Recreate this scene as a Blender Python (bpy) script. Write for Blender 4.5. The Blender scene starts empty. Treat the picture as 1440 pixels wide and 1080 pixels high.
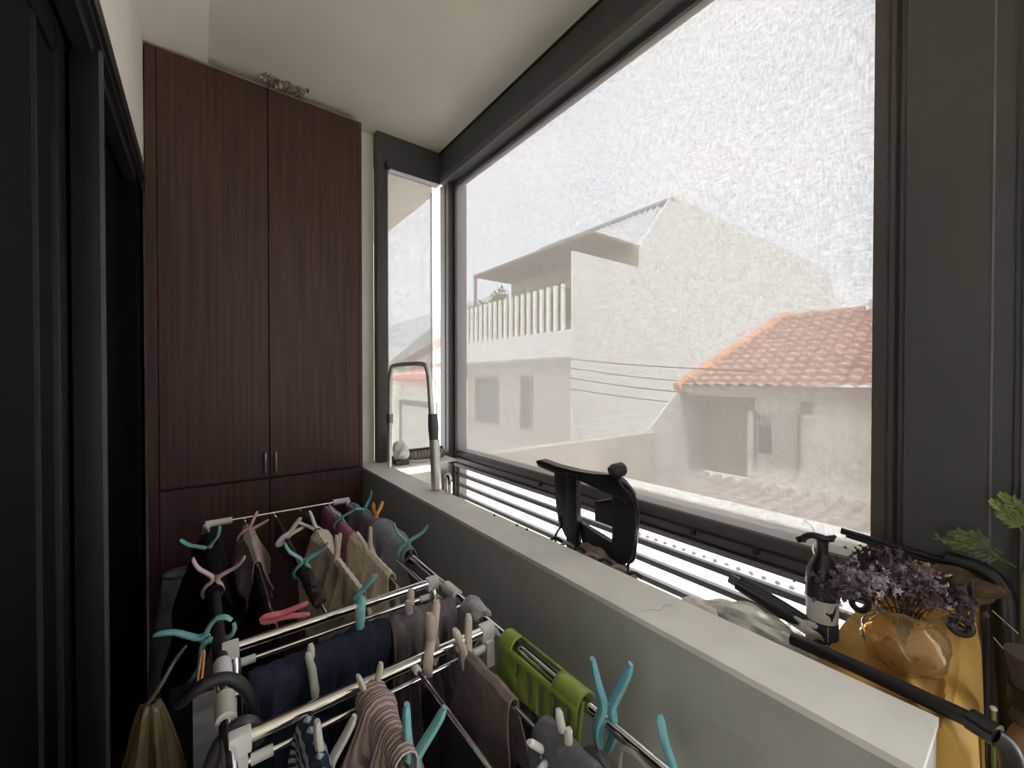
import bpy, bmesh, math, random
from mathutils import Vector, Matrix, Euler
PI = math.pi
sc = bpy.context.scene
C = sc.collection
V = Vector

# ------------------------------------------------------------------ materials
MATS = {}
def nodes_of(name):
    m = bpy.data.materials.new(name); m.use_nodes = True
    nt = m.node_tree
    return m, nt, nt.nodes['Principled BSDF']

def mat(name, col, rough=.6, metal=0., noise=.08, scale=20., bump=0., stretch=(1, 1, 1), spec=.5, trans=0., coat=0., col2=None, bscale=None, detail=4., sub=0.):
    """plain procedural surface: base colour broken up by object-space noise, optional bump"""
    if name in MATS: return MATS[name]
    m, nt, b = nodes_of(name)
    L = nt.links
    tc = nt.nodes.new('ShaderNodeTexCoord'); mp = nt.nodes.new('ShaderNodeMapping')
    mp.inputs['Scale'].default_value = stretch
    L.new(tc.outputs['Object'], mp.inputs['Vector'])
    nz = nt.nodes.new('ShaderNodeTexNoise'); nz.inputs['Scale'].default_value = scale; nz.inputs['Detail'].default_value = detail
    L.new(mp.outputs['Vector'], nz.inputs['Vector'])
    rp = nt.nodes.new('ShaderNodeValToRGB')
    c2 = col2 if col2 else tuple(min(1, c * (1 + noise)) for c in col)
    c1 = col if col2 else tuple(c * (1 - noise) for c in col)
    rp.color_ramp.elements[0].position = .35; rp.color_ramp.elements[1].position = .65
    rp.color_ramp.elements[0].color = (*c1, 1); rp.color_ramp.elements[1].color = (*c2, 1)
    L.new(nz.outputs['Fac'], rp.inputs['Fac']); L.new(rp.outputs['Color'], b.inputs['Base Color'])
    b.inputs['Roughness'].default_value = rough; b.inputs['Metallic'].default_value = metal
    b.inputs['Specular IOR Level'].default_value = spec
    b.inputs['Transmission Weight'].default_value = trans
    b.inputs['Coat Weight'].default_value = coat
    if sub: b.inputs['Subsurface Weight'].default_value = sub
    if bump:
        n2 = nt.nodes.new('ShaderNodeTexNoise'); n2.inputs['Scale'].default_value = bscale or scale * 3
        n2.inputs['Detail'].default_value = 5
        L.new(mp.outputs['Vector'], n2.inputs['Vector'])
        bp = nt.nodes.new('ShaderNodeBump'); bp.inputs['Strength'].default_value = bump; bp.inputs['Distance'].default_value = .01
        L.new(n2.outputs['Fac'], bp.inputs['Height']); L.new(bp.outputs['Normal'], b.inputs['Normal'])
    MATS[name] = m
    return m

def stripe_mat(name, cols, axis, width, rough=.85, distort=0., rings=False):
    """woven stripes following one object axis"""
    m, nt, b = nodes_of(name); L = nt.links
    tc = nt.nodes.new('ShaderNodeTexCoord')
    w = nt.nodes.new('ShaderNodeTexWave'); w.bands_direction = axis
    w.inputs['Scale'].default_value = width; w.inputs['Distortion'].default_value = distort; w.inputs['Detail'].default_value = 2
    L.new(tc.outputs['Object'], w.inputs['Vector'])
    r = nt.nodes.new('ShaderNodeValToRGB')
    r.color_ramp.elements[0].color = (*cols[0], 1); r.color_ramp.elements[1].color = (*cols[1], 1)
    r.color_ramp.elements[0].position = .4; r.color_ramp.elements[1].position = .6
    L.new(w.outputs['Fac'], r.inputs['Fac']); L.new(r.outputs['Color'], b.inputs['Base Color'])
    bp = nt.nodes.new('ShaderNodeBump'); bp.inputs['Strength'].default_value = .6; bp.inputs['Distance'].default_value = .004
    L.new(w.outputs['Fac'], bp.inputs['Height']); L.new(bp.outputs['Normal'], b.inputs['Normal'])
    b.inputs['Roughness'].default_value = rough; b.inputs['Specular IOR Level'].default_value = .2
    MATS[name] = m
    return m

def wood_mat():
    m, nt, b = nodes_of('dark_wood_veneer'); L = nt.links
    tc = nt.nodes.new('ShaderNodeTexCoord'); mp = nt.nodes.new('ShaderNodeMapping')
    mp.inputs['Scale'].default_value = (30, 30, .8); L.new(tc.outputs['Object'], mp.inputs['Vector'])
    n = nt.nodes.new('ShaderNodeTexNoise'); n.inputs['Scale'].default_value = 2.2; n.inputs['Detail'].default_value = 6
    L.new(mp.outputs['Vector'], n.inputs['Vector'])
    r = nt.nodes.new('ShaderNodeValToRGB'); e = r.color_ramp.elements
    e[0].position = .3; e[0].color = (.050, .021, .016, 1); e[1].position = .72; e[1].color = (.095, .046, .036, 1)
    L.new(n.outputs['Fac'], r.inputs['Fac']); L.new(r.outputs['Color'], b.inputs['Base Color'])
    b.inputs['Roughness'].default_value = .42; b.inputs['Specular IOR Level'].default_value = .35
    MATS['wood'] = m
    return m

def fabric_blind_mat():
    """screen fabric: open weave lets light straight through, the yarn scatters it"""
    m = bpy.data.materials.new('screen_fabric'); m.use_nodes = True; nt = m.node_tree; L = nt.links
    nt.nodes.clear()
    out = nt.nodes.new('ShaderNodeOutputMaterial')
    tc = nt.nodes.new('ShaderNodeTexCoord')
    def streak(scale, seed, s):
        mp = nt.nodes.new('ShaderNodeMapping'); mp.inputs['Scale'].default_value = scale; mp.inputs['Location'].default_value = (seed, seed * 2, seed * 3)
        L.new(tc.outputs['Object'], mp.inputs['Vector'])
        n = nt.nodes.new('ShaderNodeTexNoise'); n.inputs['Scale'].default_value = s; n.inputs['Detail'].default_value = 3; n.inputs['Roughness'].default_value = .65
        L.new(mp.outputs['Vector'], n.inputs['Vector']); return n.outputs['Fac']
    a = streak((1, 1, 5), 1., 30); bb = streak((1, 5, 1), 5., 30)
    a2 = streak((1, .22, 1), 8., 210); b2 = streak((1, 1, .22), 9., 210)
    def math_(op, x, y):
        k = nt.nodes.new('ShaderNodeMath'); k.operation = op
        for i, q in enumerate((x, y)):
            if hasattr(q, 'links') or hasattr(q, 'is_linked'): L.new(q, k.inputs[i])
            else: k.inputs[i].default_value = q
        return k.outputs[0]
    s = math_('ADD', math_('ADD', a, bb), math_('ADD', a2, b2))          # about 2.0
    cov = math_('ADD', math_('MULTIPLY', math_('SUBTRACT', s, 2.0), .15), .845)   # yarn coverage
    cl = nt.nodes.new('ShaderNodeClamp'); cl.inputs['Min'].default_value = .60; cl.inputs['Max'].default_value = .97
    L.new(cov, cl.inputs['Value'])
    tr = nt.nodes.new('ShaderNodeBsdfTransparent')
    tl = nt.nodes.new('ShaderNodeBsdfTranslucent'); tl.inputs['Color'].default_value = (.125, .118, .112, 1)
    df = nt.nodes.new('ShaderNodeBsdfDiffuse'); df.inputs['Color'].default_value = (.30, .285, .27, 1)
    m1 = nt.nodes.new('ShaderNodeMixShader'); m1.inputs[0].default_value = .25
    L.new(tl.outputs[0], m1.inputs[1]); L.new(df.outputs[0], m1.inputs[2])
    m2 = nt.nodes.new('ShaderNodeMixShader'); L.new(cl.outputs[0], m2.inputs[0])
    L.new(tr.outputs[0], m2.inputs[1]); L.new(m1.outputs[0], m2.inputs[2])
    L.new(m2.outputs[0], out.inputs[0])
    return m

def pane_mat(name, tint=(.97, .98, .98), gloss=.03):
    m = bpy.data.materials.new(name); m.use_nodes = True; nt = m.node_tree; L = nt.links
    nt.nodes.clear()
    out = nt.nodes.new('ShaderNodeOutputMaterial'); t = nt.nodes.new('ShaderNodeBsdfTransparent'); t.inputs[0].default_value = (*tint, 1)
    g = nt.nodes.new('ShaderNodeBsdfGlossy'); g.inputs['Roughness'].default_value = .02
    mx = nt.nodes.new('ShaderNodeMixShader'); mx.inputs[0].default_value = gloss
    L.new(t.outputs[0], mx.inputs[1]); L.new(g.outputs[0], mx.inputs[2]); L.new(mx.outputs[0], out.inputs[0])
    return m

def film_mat(name, col, a):
    """thin plastic film: partly see-through, glossy wrinkles"""
    m, nt, b = nodes_of(name); L = nt.links
    b.inputs['Base Color'].default_value = (*col, 1); b.inputs['Roughness'].default_value = .18
    tc = nt.nodes.new('ShaderNodeTexCoord')
    n = nt.nodes.new('ShaderNodeTexNoise'); n.inputs['Scale'].default_value = 28; n.inputs['Detail'].default_value = 4
    L.new(tc.outputs['Object'], n.inputs['Vector'])
    mr = nt.nodes.new('ShaderNodeMapRange'); mr.inputs['To Min'].default_value = a - .25; mr.inputs['To Max'].default_value = min(1, a + .3)
    mr.inputs['From Min'].default_value = .3; mr.inputs['From Max'].default_value = .7
    L.new(n.outputs['Fac'], mr.inputs['Value']); L.new(mr.outputs[0], b.inputs['Alpha'])
    return m

def glass_mat(name, col):
    m, nt, b = nodes_of(name); L = nt.links
    b.inputs['Base Color'].default_value = (*col, 1); b.inputs['Roughness'].default_value = .06
    b.inputs['Transmission Weight'].default_value = .9; b.inputs['IOR'].default_value = 1.42
    tc = nt.nodes.new('ShaderNodeTexCoord'); v = nt.nodes.new('ShaderNodeTexNoise'); v.inputs['Scale'].default_value = 26
    L.new(tc.outputs['Object'], v.inputs['Vector'])
    bp = nt.nodes.new('ShaderNodeBump'); bp.inputs['Strength'].default_value = .5; bp.inputs['Distance'].default_value = .01
    L.new(v.outputs['Fac'], bp.inputs['Height']); L.new(bp.outputs['Normal'], b.inputs['Normal'])
    return m

WOOD = wood_mat()
BLIND = fabric_blind_mat()
PANE = pane_mat('clear_window_glass')
GREYAL = mat('grey_aluminium', (.068, .066, .062), .45, .0, .06, 6, spec=.5)
BROWNAL = mat('brown_grey_aluminium', (.09, .078, .073), .4, .0, .06, 6, spec=.5)
BLACKAL = mat('black_aluminium', (.0075, .008, .0085), .4, .0, .1, 8, spec=.35)
DOORGLASS = mat('dark_tinted_glass', (.0022, .002, .0019), .6, 0, .1, 5, spec=.2)
RUBBER = mat('black_rubber_seal', (.008, .008, .008), .6)
CEIL = mat('ceiling_paint', (.74, .71, .61), .9, noise=.03, scale=3)
WALLP = mat('warm_white_paint', (.90, .88, .81), .9, noise=.03, scale=4)
PARA = mat('grey_plaster_paint', (.43, .435, .425), .85, noise=.035, scale=14, bump=.05)
LEDGE = mat('pale_ledge_paint', (.74, .72, .69), .75, noise=.06, scale=9, bump=.05, detail=8)
FLOORM = mat('grey_floor_tile', (.58, .56, .52), .5, noise=.1, scale=6)
CHROME = mat('polished_steel', (.74, .73, .72), .12, 1., .04, 30)
STEEL = mat('brushed_steel', (.62, .58, .52), .3, 1., .05, 40)
WPLAST = mat('white_plastic', (.78, .77, .76), .4, noise=.03, scale=30)
TEAL = mat('teal_plastic', (.20, .47, .49), .4, noise=.08, scale=40)
DTEAL = mat('deep_teal_plastic', (.15, .38, .44), .38, noise=.1, scale=40)
PINK = mat('pale_pink_plastic', (.72, .47, .52), .4, noise=.06, scale=40)
RED = mat('coral_pink_plastic', (.75, .20, .25), .4, noise=.08, scale=40)
ORANGE = mat('orange_yellow_plastic', (.80, .42, .09), .4, noise=.08, scale=40)
CREAM = mat('cream_plastic', (.66, .60, .52), .45, noise=.06, scale=40)
BEIGEP = mat('beige_pink_plastic', (.58, .47, .43), .45, noise=.06, scale=40)
GREYP = mat('grey_white_plastic', (.55, .54, .50), .45, noise=.06, scale=40)
GREEN = mat('lime_green_plastic', (.30, .40, .08), .38, noise=.06, scale=30)
BLACKP = mat('black_plastic', (.011, .011, .013), .38, noise=.15, scale=30)
FOAM = mat('black_foam', (.012, .012, .013), .45, noise=.2, scale=60, bump=.2)
GREYFOAM = mat('dark_grey_tube', (.06, .06, .065), .35, noise=.15, scale=30)
# cloth
def cloth(name, c, s=60, b=.25, n=.12): return mat(name, c, .9, noise=n, scale=s, bump=b, bscale=220, spec=.15)
K_BLACK = cloth('black_cloth', (.011, .011, .014))
K_NAVY = cloth('navy_denim', (.022, .029, .050))
K_MAUVE = cloth('mauve_grey_cloth', (.16, .14, .15))
K_TAUPE = cloth('taupe_cloth', (.25, .195, .18))
K_CREAM = cloth('cream_cotton', (.74, .66, .54))
K_BEIGE = cloth('pinkish_beige_cloth', (.48, .37, .33))
K_BROWN = cloth('dark_brown_knit', (.055, .044, .040), 120, .5)
K_CHAR = cloth('charcoal_sock', (.045, .045, .05), 120, .5)
K_PINK = cloth('magenta_towel', (.50, .19, .30), 120, .6)
K_BLUE = cloth('blue_grey_shirt', (.25, .265, .31))
K_WHITE = cloth('whitish_grey_cloth', (.46, .45, .45))
K_GREY = cloth('slate_grey_cloth', (.12, .12, .13))
K_KNIT = stripe_mat('rose_knit', ((.30, .215, .205), (.50, .39, .37)), 'Y', 38, distort=1.5)
K_STRIPE = stripe_mat('navy_white_stripe', ((.02, .03, .055), (.36, .39, .44)), 'Z', 22, distort=2.)
YELLOW = mat('ochre_yellow_cloth', (.50, .30, .085), .8, noise=.12, scale=12, bump=.35, bscale=25, spec=.2)
YBAG = mat('olive_yellow_bag', (.062, .048, .014), .4, noise=.25, scale=16, bump=.5, bscale=30)

# ------------------------------------------------------------------ mesh helpers
def bx(bm, x0, x1, y0, y1, z0, z1):
    vs = [bm.verts.new((x, y, z)) for x in (x0, x1) for y in (y0, y1) for z in (z0, z1)]
    for f in ((0, 1, 3, 2), (4, 6, 7, 5), (0, 4, 5, 1), (2, 3, 7, 6), (0, 2, 6, 4), (1, 5, 7, 3)):
        bm.faces.new([vs[i] for i in f])
    return bm
def box(x0, x1, y0, y1, z0, z1): return bx(bmesh.new(), x0, x1, y0, y1, z0, z1)

def frames(pts):
    """tangents and parallel-transported normals of a polyline"""
    T = []
    for i in range(len(pts)):
        a = pts[max(0, i - 1)]; b = pts[min(len(pts) - 1, i + 1)]
        T.append((b - a).normalized())
    n = T[0].orthogonal().normalized(); N = [n]
    for i in range(1, len(pts)):
        q = T[i - 1].rotation_difference(T[i]); n = (q @ n); n = (n - T[i] * n.dot(T[i])).normalized(); N.append(n)
    return T, N
def tube(bm, pts, r, seg=10, cap=True, closed=False, up=None, r2=None):
    """round (or elliptical r x r2, second radius along `up`) tube through points; r may be a list"""
    pts = [V(p) for p in pts]
    T, N = frames(pts)
    rings = []
    for i, p in enumerate(pts):
        ri = r[i] if isinstance(r, (list, tuple)) else r
        if up is not None:
            u = V(up); u = (u - T[i] * u.dot(T[i])).normalized(); w = T[i].cross(u)
            rb = r2[i] if isinstance(r2, (list, tuple)) else r2
        else:
            w = N[i]; u = T[i].cross(w); rb = ri
        rings.append([bm.verts.new(p + w * (ri * math.cos(2 * PI * k / seg)) + u * (rb * math.sin(2 * PI * k / seg))) for k in range(seg)])
    n = len(rings)
    for i in range(n if closed else n - 1):
        A, B = rings[i], rings[(i + 1) % n]
        for k in range(seg):
            bm.faces.new((A[k], A[(k + 1) % seg], B[(k + 1) % seg], B[k]))
    if cap and not closed:
        bm.faces.new(rings[0][::-1]); bm.faces.new(rings[-1])
    return bm
def rod(p0, p1, r, seg=12): return tube(bmesh.new(), (p0, p1), r, seg)
def smooth_path(pts, n=6, closed=False):
    """Catmull-Rom resample"""
    P = [V(p) for p in pts]; out = []; m = len(P)
    rng = range(m if closed else m - 1)
    for i in rng:
        if closed: p0, p1, p2, p3 = P[i - 1], P[i], P[(i + 1) % m], P[(i + 2) % m]
        else: p0, p1, p2, p3 = P[max(0, i - 1)], P[i], P[i + 1], P[min(m - 1, i + 2)]
        for k in range(n):
            t = k / n
            out.append(.5 * ((2 * p1) + (p2 - p0) * t + (2 * p0 - 5 * p1 + 4 * p2 - p3) * t * t + (3 * p1 - p0 - 3 * p2 + p3) * t ** 3))
    if not closed: out.append(P[-1])
    return out
def prism(poly, axis, a, b, bm=None):
    """polygon (2-D) extruded along an axis from a to b; axis 'x': (y,z)  'y': (x,z)  'z': (x,y)"""
    bm = bm or bmesh.new()
    def P(q, c): return {'x': (c, q[0], q[1]), 'y': (q[0], c, q[1]), 'z': (q[0], q[1], c)}[axis]
    A = [bm.verts.new(P(q, a)) for q in poly]; B = [bm.verts.new(P(q, b)) for q in poly]
    bm.faces.new(A); bm.faces.new(B[::-1]); n = len(poly)
    for i in range(n): bm.faces.new((A[i], B[i], B[(i + 1) % n], A[(i + 1) % n]))
    return bm
def lathe(prof, seg=28, bm=None, c=(0, 0, 0), wob=None):
    bm = bm or bmesh.new(); rings = []
    for r, z in prof:
        ring = []
        for k in range(seg):
            a = 2 * PI * k / seg; rr = r * (1 + (wob(a, z) if wob else 0))
            ring.append(bm.verts.new((c[0] + rr * math.cos(a), c[1] + rr * math.sin(a), c[2] + z)))
        rings.append(ring)
    for A, B in zip(rings, rings[1:]):
        for k in range(seg): bm.faces.new((A[k], A[(k + 1) % seg], B[(k + 1) % seg], B[k]))
    bm.faces.new(rings[0][::-1]); bm.faces.new(rings[-1])
    return bm
def blob(c, r, seed, amp=.25, sub=3, bm=None, freq=2.):
    """lumpy rounded mass"""
    bm = bm or bmesh.new(); rnd = random.Random(seed)
    b2 = bmesh.new(); bmesh.ops.create_icosphere(b2, subdivisions=sub, radius=1)
    k = [(V((rnd.uniform(-1, 1), rnd.uniform(-1, 1), rnd.uniform(-1, 1))) * freq * 2, rnd.uniform(0, 6)) for _ in range(5)]
    mp = {}
    for v in b2.verts:
        d = 1 + amp * sum(math.sin(v.co.dot(q) + p) for q, p in k) / 3
        mp[v] = bm.verts.new((c[0] + v.co.x * r[0] * d, c[1] + v.co.y * r[1] * d, c[2] + v.co.z * r[2] * d))
    for f in b2.faces: bm.faces.new([mp[v] for v in f.verts])
    b2.free(); return bm
def grid(fn, nu, nv, bm=None):
    bm = bm or bmesh.new()
    G = [[bm.verts.new(fn(i / nu, j / nv)) for j in range(nv + 1)] for i in range(nu + 1)]
    for i in range(nu):
        for j in range(nv): bm.faces.new((G[i][j], G[i + 1][j], G[i + 1][j + 1], G[i][j + 1]))
    return bm

def mesh_of(name, bm, m, smooth=True, bevel=0):
    if bevel:
        bmesh.ops.bevel(bm, geom=[e for e in bm.edges], offset=bevel, segments=2, affect='EDGES', profile=.6)
    bmesh.ops.recalc_face_normals(bm, faces=bm.faces)
    me = bpy.data.meshes.new(name); bm.to_mesh(me); bm.free()
    if m: me.materials.append(m)
    if smooth:
        for p in me.polygons: p.use_smooth = True
        me.set_sharp_from_angle(angle=math.radians(38))
    return me
def obj(name, bm, m, parent=None, loc=None, smooth=True, bevel=0, solid=0, label=None):
    o = bpy.data.objects.new(name, mesh_of(name, bm, m, smooth, bevel)); C.objects.link(o)
    if parent: o.parent = parent
    if loc is not None: o.location = loc
    if solid:
        s = o.modifiers.new('thickness', 'SOLIDIFY'); s.thickness = solid; s.offset = 0
    if label: o['label'] = label
    return o
def thing(name, label, cat, loc=(0, 0, 0), rot=(0, 0, 0), group=None):
    o = bpy.data.objects.new(name, None); C.objects.link(o); o.empty_display_size = .05
    o.location = loc; o.rotation_euler = rot
    return tag(o, label, cat, group)
def tag(o, label, cat, group=None):
    o['label'] = label; o['category'] = cat
    if group: o['group'] = group
    return o
def struct(name, bm, m, parent=None, **k):
    o = obj(name, bm, m, parent, **k); o['kind'] = 'structure'; return o
def stuff(o): o['kind'] = 'stuff'; return o

# ================================================================== SETTING
# room axes: Y runs along the window away from the camera, X towards the window, Z up (floor 0)
Z_LEDGE = 1.01; Z_CEIL = 2.955
struct('floor', box(-.40, .86, -2.2, 2.6, -.12, 0), FLOORM)
struct('ceiling', box(-.40, 1.40, -2.2, 2.50, Z_CEIL, 3.08), CEIL)
struct('trim_1', box(-.19, .03, -2.2, 2.44, 2.925, Z_CEIL), WALLP)        # shallow dropped strip of ceiling along the door wall
struct('wall_left', box(-.40, -.19, -2.2, 2.5, 2.38, Z_CEIL), WALLP)
b = box(-.40, 1.25, 2.44, 2.56, 0, .9); bx(b, -.40, .82, 2.44, 2.56, .9, Z_CEIL)
struct('wall_far', b, WALLP)
struct('wall_near', box(-.40, 1.46, -2.3, -2.2, 0, Z_CEIL), WALLP)
# parapet: plastered wall with a pale ledge on top, ends short of the camera
p = struct('wall_parapet', box(.715, .845, .092, 2.44, 0, Z_LEDGE - .012), PARA)
struct('ledge', prism([(.713, .09), (.847, .09), (.847, 2.2), (1.25, 2.2), (1.25, 2.44), (.713, 2.44)], 'z', Z_LEDGE - .012, Z_LEDGE), LEDGE, parent=p)
b = box(.845, 1.36, -.10, 2.44, -.12, .72)
struct('wall_outer', b, LEDGE)
struct('wall_outer_low', box(.845, 1.36, -2.2, -.10, -.12, .60), GREYAL)                   # planter-like recess between parapet and grille
# hairline cracks in the ledge paint
crk = bmesh.new()
tube(crk, [(.735, .515, Z_LEDGE + .0002), (.760, .505, Z_LEDGE + .0002), (.768, .492, Z_LEDGE + .0002), (.795, .497, Z_LEDGE + .0002), (.812, .488, Z_LEDGE + .0002)], .0007, 5)
struct('paint_crack', crk, mat('crack_grey', (.42, .41, .39), .9), parent=p)

# ---- left wall: black sliding doors
d1 = struct('door_1', box(-.305, -.262, .2, 1.395, .04, 2.28), DOORGLASS)
struct('stile', box(-.310, -.250, 1.33, 1.395, .04, 2.29), BLACKAL, parent=d1, bevel=.004)
struct('stile', box(-.310, -.250, .16, .225, .04, 2.29), BLACKAL, parent=d1, bevel=.004)
struct('rail', box(-.308, -.254, .2, 1.39, 2.22, 2.29), BLACKAL, parent=d1, bevel=.003)
struct('rail', box(-.308, -.254, .2, 1.39, .04, .12), BLACKAL, parent=d1, bevel=.003)
struct('glazing_bead', box(-.262, -.256, 1.20, 1.212, .12, 2.22), mat('satin_bead', (.03, .03, .03), .3), parent=d1)
d2 = struct('door_2', box(-.272, -.250, 1.43, 2.20, .04, 2.28), mat('unlit_opening', (.002, .002, .002), .7, spec=.1))  # near-black pane painted for the dark room beyond the open door
struct('stile', box(-.29, -.245, 1.43, 1.50, .04, 2.29), mat('umber_frame', (.014, .011, .010), .4), parent=d2, bevel=.004)
b = box(-.245, -.193, 1.40, 1.43, 0, 2.30)
t1 = struct('trim_2', b, BLACKAL, bevel=.002)                                        # mullion between the doors
struct('mullion_edge', box(-.195, -.188, 1.399, 1.414, 0, 2.30), mat('pale_grey_edge', (.09, .09, .09), .35), parent=t1)  # lighter grey strip down the mullion edge
b = bmesh.new()
for x0, x1, z0, z1 in ((-.40, -.184, 2.335, 2.382), (-.40, -.192, 2.318, 2.335), (-.238, -.205, 2.285, 2.318), (-.275, -.25, 2.285, 2.318), (-.40, -.30, 2.285, 2.318)):
    bx(b, x0, x1, -2.2, 2.30, z0, z1)
struct('trim_3', b, mat('door_header', (.022, .024, .024), .4))                      # grooved head track
struct('trim_4', box(-.40, -.205, 2.20, 2.44, 0, 2.33), mat('void_black', (.003, .003, .003), .8, spec=.1))  # solid black block standing in for the unlit gap by the wardrobe
struct('wall_dark', box(-.46, -.40, .10, 2.56, 0, 3.08), mat('dark_room_wall', (.02, .02, .02), .9))
# invented daylit room behind the viewpoint, added to brighten the interior
b = box(-3.4, -.40, -2.9, -2.8, 0, 2.9); bx(b, -3.4, -.46, .10, .2, 0, 2.9)
struct('wall_added', b, WALLP)
struct('ceiling_added', box(-3.4, -.40, -2.9, .2, 2.9, 3.0), WALLP)
struct('floor_added', box(-3.4, -.40, -2.9, .2, -.1, 0), FLOORM)
struct('window_added_inner', box(-3.38, -3.37, -1.8, -1.0, 1.0, 2.9), PANE)
b = box(-3.42, -3.34, -2.8, .10, 0, 1.0); bx(b, -3.42, -3.34, -2.8, -1.8, 1.0, 2.9); bx(b, -3.42, -3.34, -1.0, .10, 1.0, 2.9)
struct('wall_added_sill', b, WALLP)

# ---- window wall
w1 = struct('window_1', box(1.318, 1.324, .22, 2.30, 1.04, 2.76), PANE)              # big fixed pane
hd = struct('trim_5', prism([(1.225, 2.757), (1.225, Z_CEIL), (1.335, Z_CEIL), (1.335, 2.735), (1.29, 2.735), (1.29, 2.757)], 'y', -2.2, 2.375), GREYAL)
struct('lip', prism([(1.219, 2.752), (1.219, 2.790), (1.226, 2.797), (1.226, 2.752)], 'y', -2.2, 2.37), mat('lip_highlight', (.115, .112, .105), .35), parent=hd)  # lip coloured lighter to paint in the header's highlight
struct('header_return', box(.82, 1.23, 2.375, 2.44, 2.757, Z_CEIL), GREYAL, parent=hd)
struct('gap_shadow_strip', box(1.218, 1.227, -2.2, 2.38, 2.945, 2.9555), RUBBER, parent=hd)  # solid black strip painted for the shadow along the header top
# frame posts
f = struct('corner_post', prism([(1.25, 2.31), (1.25, 2.42), (1.37, 2.42), (1.37, 2.285), (1.285, 2.285), (1.285, 2.31)], 'z', .72, 2.76), BROWNAL, parent=w1)
struct('post_groove', box(1.2475, 1.2505, 2.345, 2.355, 1.05, 2.75), RUBBER, parent=f)
st = struct('jamb', box(1.27, 1.38, .19, .252, .72, 2.76), BROWNAL, parent=w1, bevel=.002)
struct('jamb_groove', box(1.266, 1.272, .205, .212, 1.0, 2.76), RUBBER, parent=st)
struct('jamb_groove', box(1.2665, 1.272, .222, .226, 1.0, 2.76), mat('groove_mid', (.04, .036, .034), .5), parent=st)
# bottom rail of the sash, built up of stepped profiles
rl = struct('bottom_rail', prism([(1.37, .978), (1.284, .978), (1.284, 1.006), (1.292, 1.006), (1.292, 1.024), (1.300, 1.045), (1.306, 1.050), (1.37, 1.050)], 'y', .252, 2.287), BROWNAL, parent=w1)
struct('rail_seal', box(1.281, 1.293, .252, 2.287, 1.0055, 1.0105), RUBBER, parent=rl)
struct('lower_track', box(1.272, 1.37, .252, 2.287, .955, .972), mat('track_grey', (.17, .165, .155), .4), parent=rl)
struct('track_seal', box(1.279, 1.37, .252, 2.287, .971, .979), RUBBER, parent=rl)
for y in (.69, .50, 1.45):
    struct('clip', box(1.270, 1.286, y, y + .014, .992, 1.010), RUBBER, parent=rl, bevel=.002)
# column to the right of the window
cl = struct('trim_6', box(1.25, 1.44, -.26, .192, -.1, 2.76), GREYAL)
struct('panel_seam', box(1.2475, 1.251, .064, .067, .72, 2.757), mat('seam_light', (.17, .17, .165), .4), parent=cl)
struct('panel_fold', box(1.243, 1.251, -.26, .036, .72, 2.757), mat('fold_grey', (.05, .05, .053), .45), parent=cl)
struct('end_strip', box(1.236, 1.25, -.26, .0275, .72, 2.757), BROWNAL, parent=cl)
struct('wall_right', box(1.30, 1.42, -2.2, -1.95, .72, 2.76), WALLP)
struct('window_added', box(1.31, 1.318, -1.95, -.26, .95, 2.76), PANE)                    # unseen window added behind the viewpoint to let daylight in
# narrow return window at the far end
w2 = struct('window_2', box(.88, 1.25, 2.405, 2.411, 1.02, 2.76), PANE)
struct('jamb', box(.82, .882, 2.375, 2.44, Z_LEDGE, 2.76), GREYAL, parent=w2, bevel=.002)
struct('bottom_rail', box(.88, 1.25, 2.385, 2.44, Z_LEDGE, 1.03), GREYAL, parent=w2)
struct('glazing_strip', box(.882, .892, 2.395, 2.42, 1.03, 2.757), mat('pale_strip', (.5, .5, .48), .4), parent=w2)
struct('overlap_edge', box(1.178, 1.183, 2.40, 2.415, 1.03, 2.70), mat('glass_edge', (.35, .37, .37), .3), parent=w2)
b = prism([(2.352, 2.79), (2.352, 2.755), (2.376, 2.745), (2.376, 2.765)], 'x', .866, .874)
bx(b, .866, .890, 2.356, 2.376, 2.742, 2.760)
tag(obj('blind_bracket', b, RUBBER), 'small black hook bracket at upper left corner of narrow end window', 'bracket')

# ---- roller blind over the big window
rb = thing('roller_blind', 'pale see-through mesh roller blind drawn down over the large window', 'blind', (1.305, 1.27, 2.73))
obj('screen_fabric', grid(lambda u, v: (0, -1.012 + 2.022 * u, -1.685 + 1.70 * v), 8, 8), BLIND, rb)
obj('top_tube', rod((.012, -1.01, .02), (.012, 1.01, .02), .018, 14), mat('dim_tube', (.05, .045, .042), .5), rb)
obj('hem_bar', box(-.004, .004, -1.010, 1.008, -1.697, -1.683), mat('hem_taupe', (.32, .29, .27), .5), rb)

rb2 = thing('roller_blind', 'narrow see-through mesh blind covering the narrow end window', 'blind', (1.03, 2.396, 2.73))
obj('screen_fabric', grid(lambda u, v: (-.147 + .296 * u, 0, -1.70 + 1.715 * v), 4, 4), BLIND, rb2)
obj('hem_bar', box(-.147, .149, -.003, .003, -1.702, -1.690), mat('hem_taupe', (.32, .29, .27), .5), rb2)

# ---- horizontal bars below the sash
gr = thing('bar_grille', 'grey horizontal bar grille in the bright gap below the window sash', 'grille', (1.31, 1.27, .72))
GB = mat('grey_painted_bar', (.13, .13, .125), .45)
for z in (.895, .832, .764):
    obj('bar', box(-.012, .012, -1.02, 1.02, z - .72 - .010, z - .72 + .010), GB, gr, bevel=.002)
for y in (-1.015, 1.0):
    obj('upright', box(-.008, .012, y - .006, y + .006, 0, .24), GB, gr)

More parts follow.
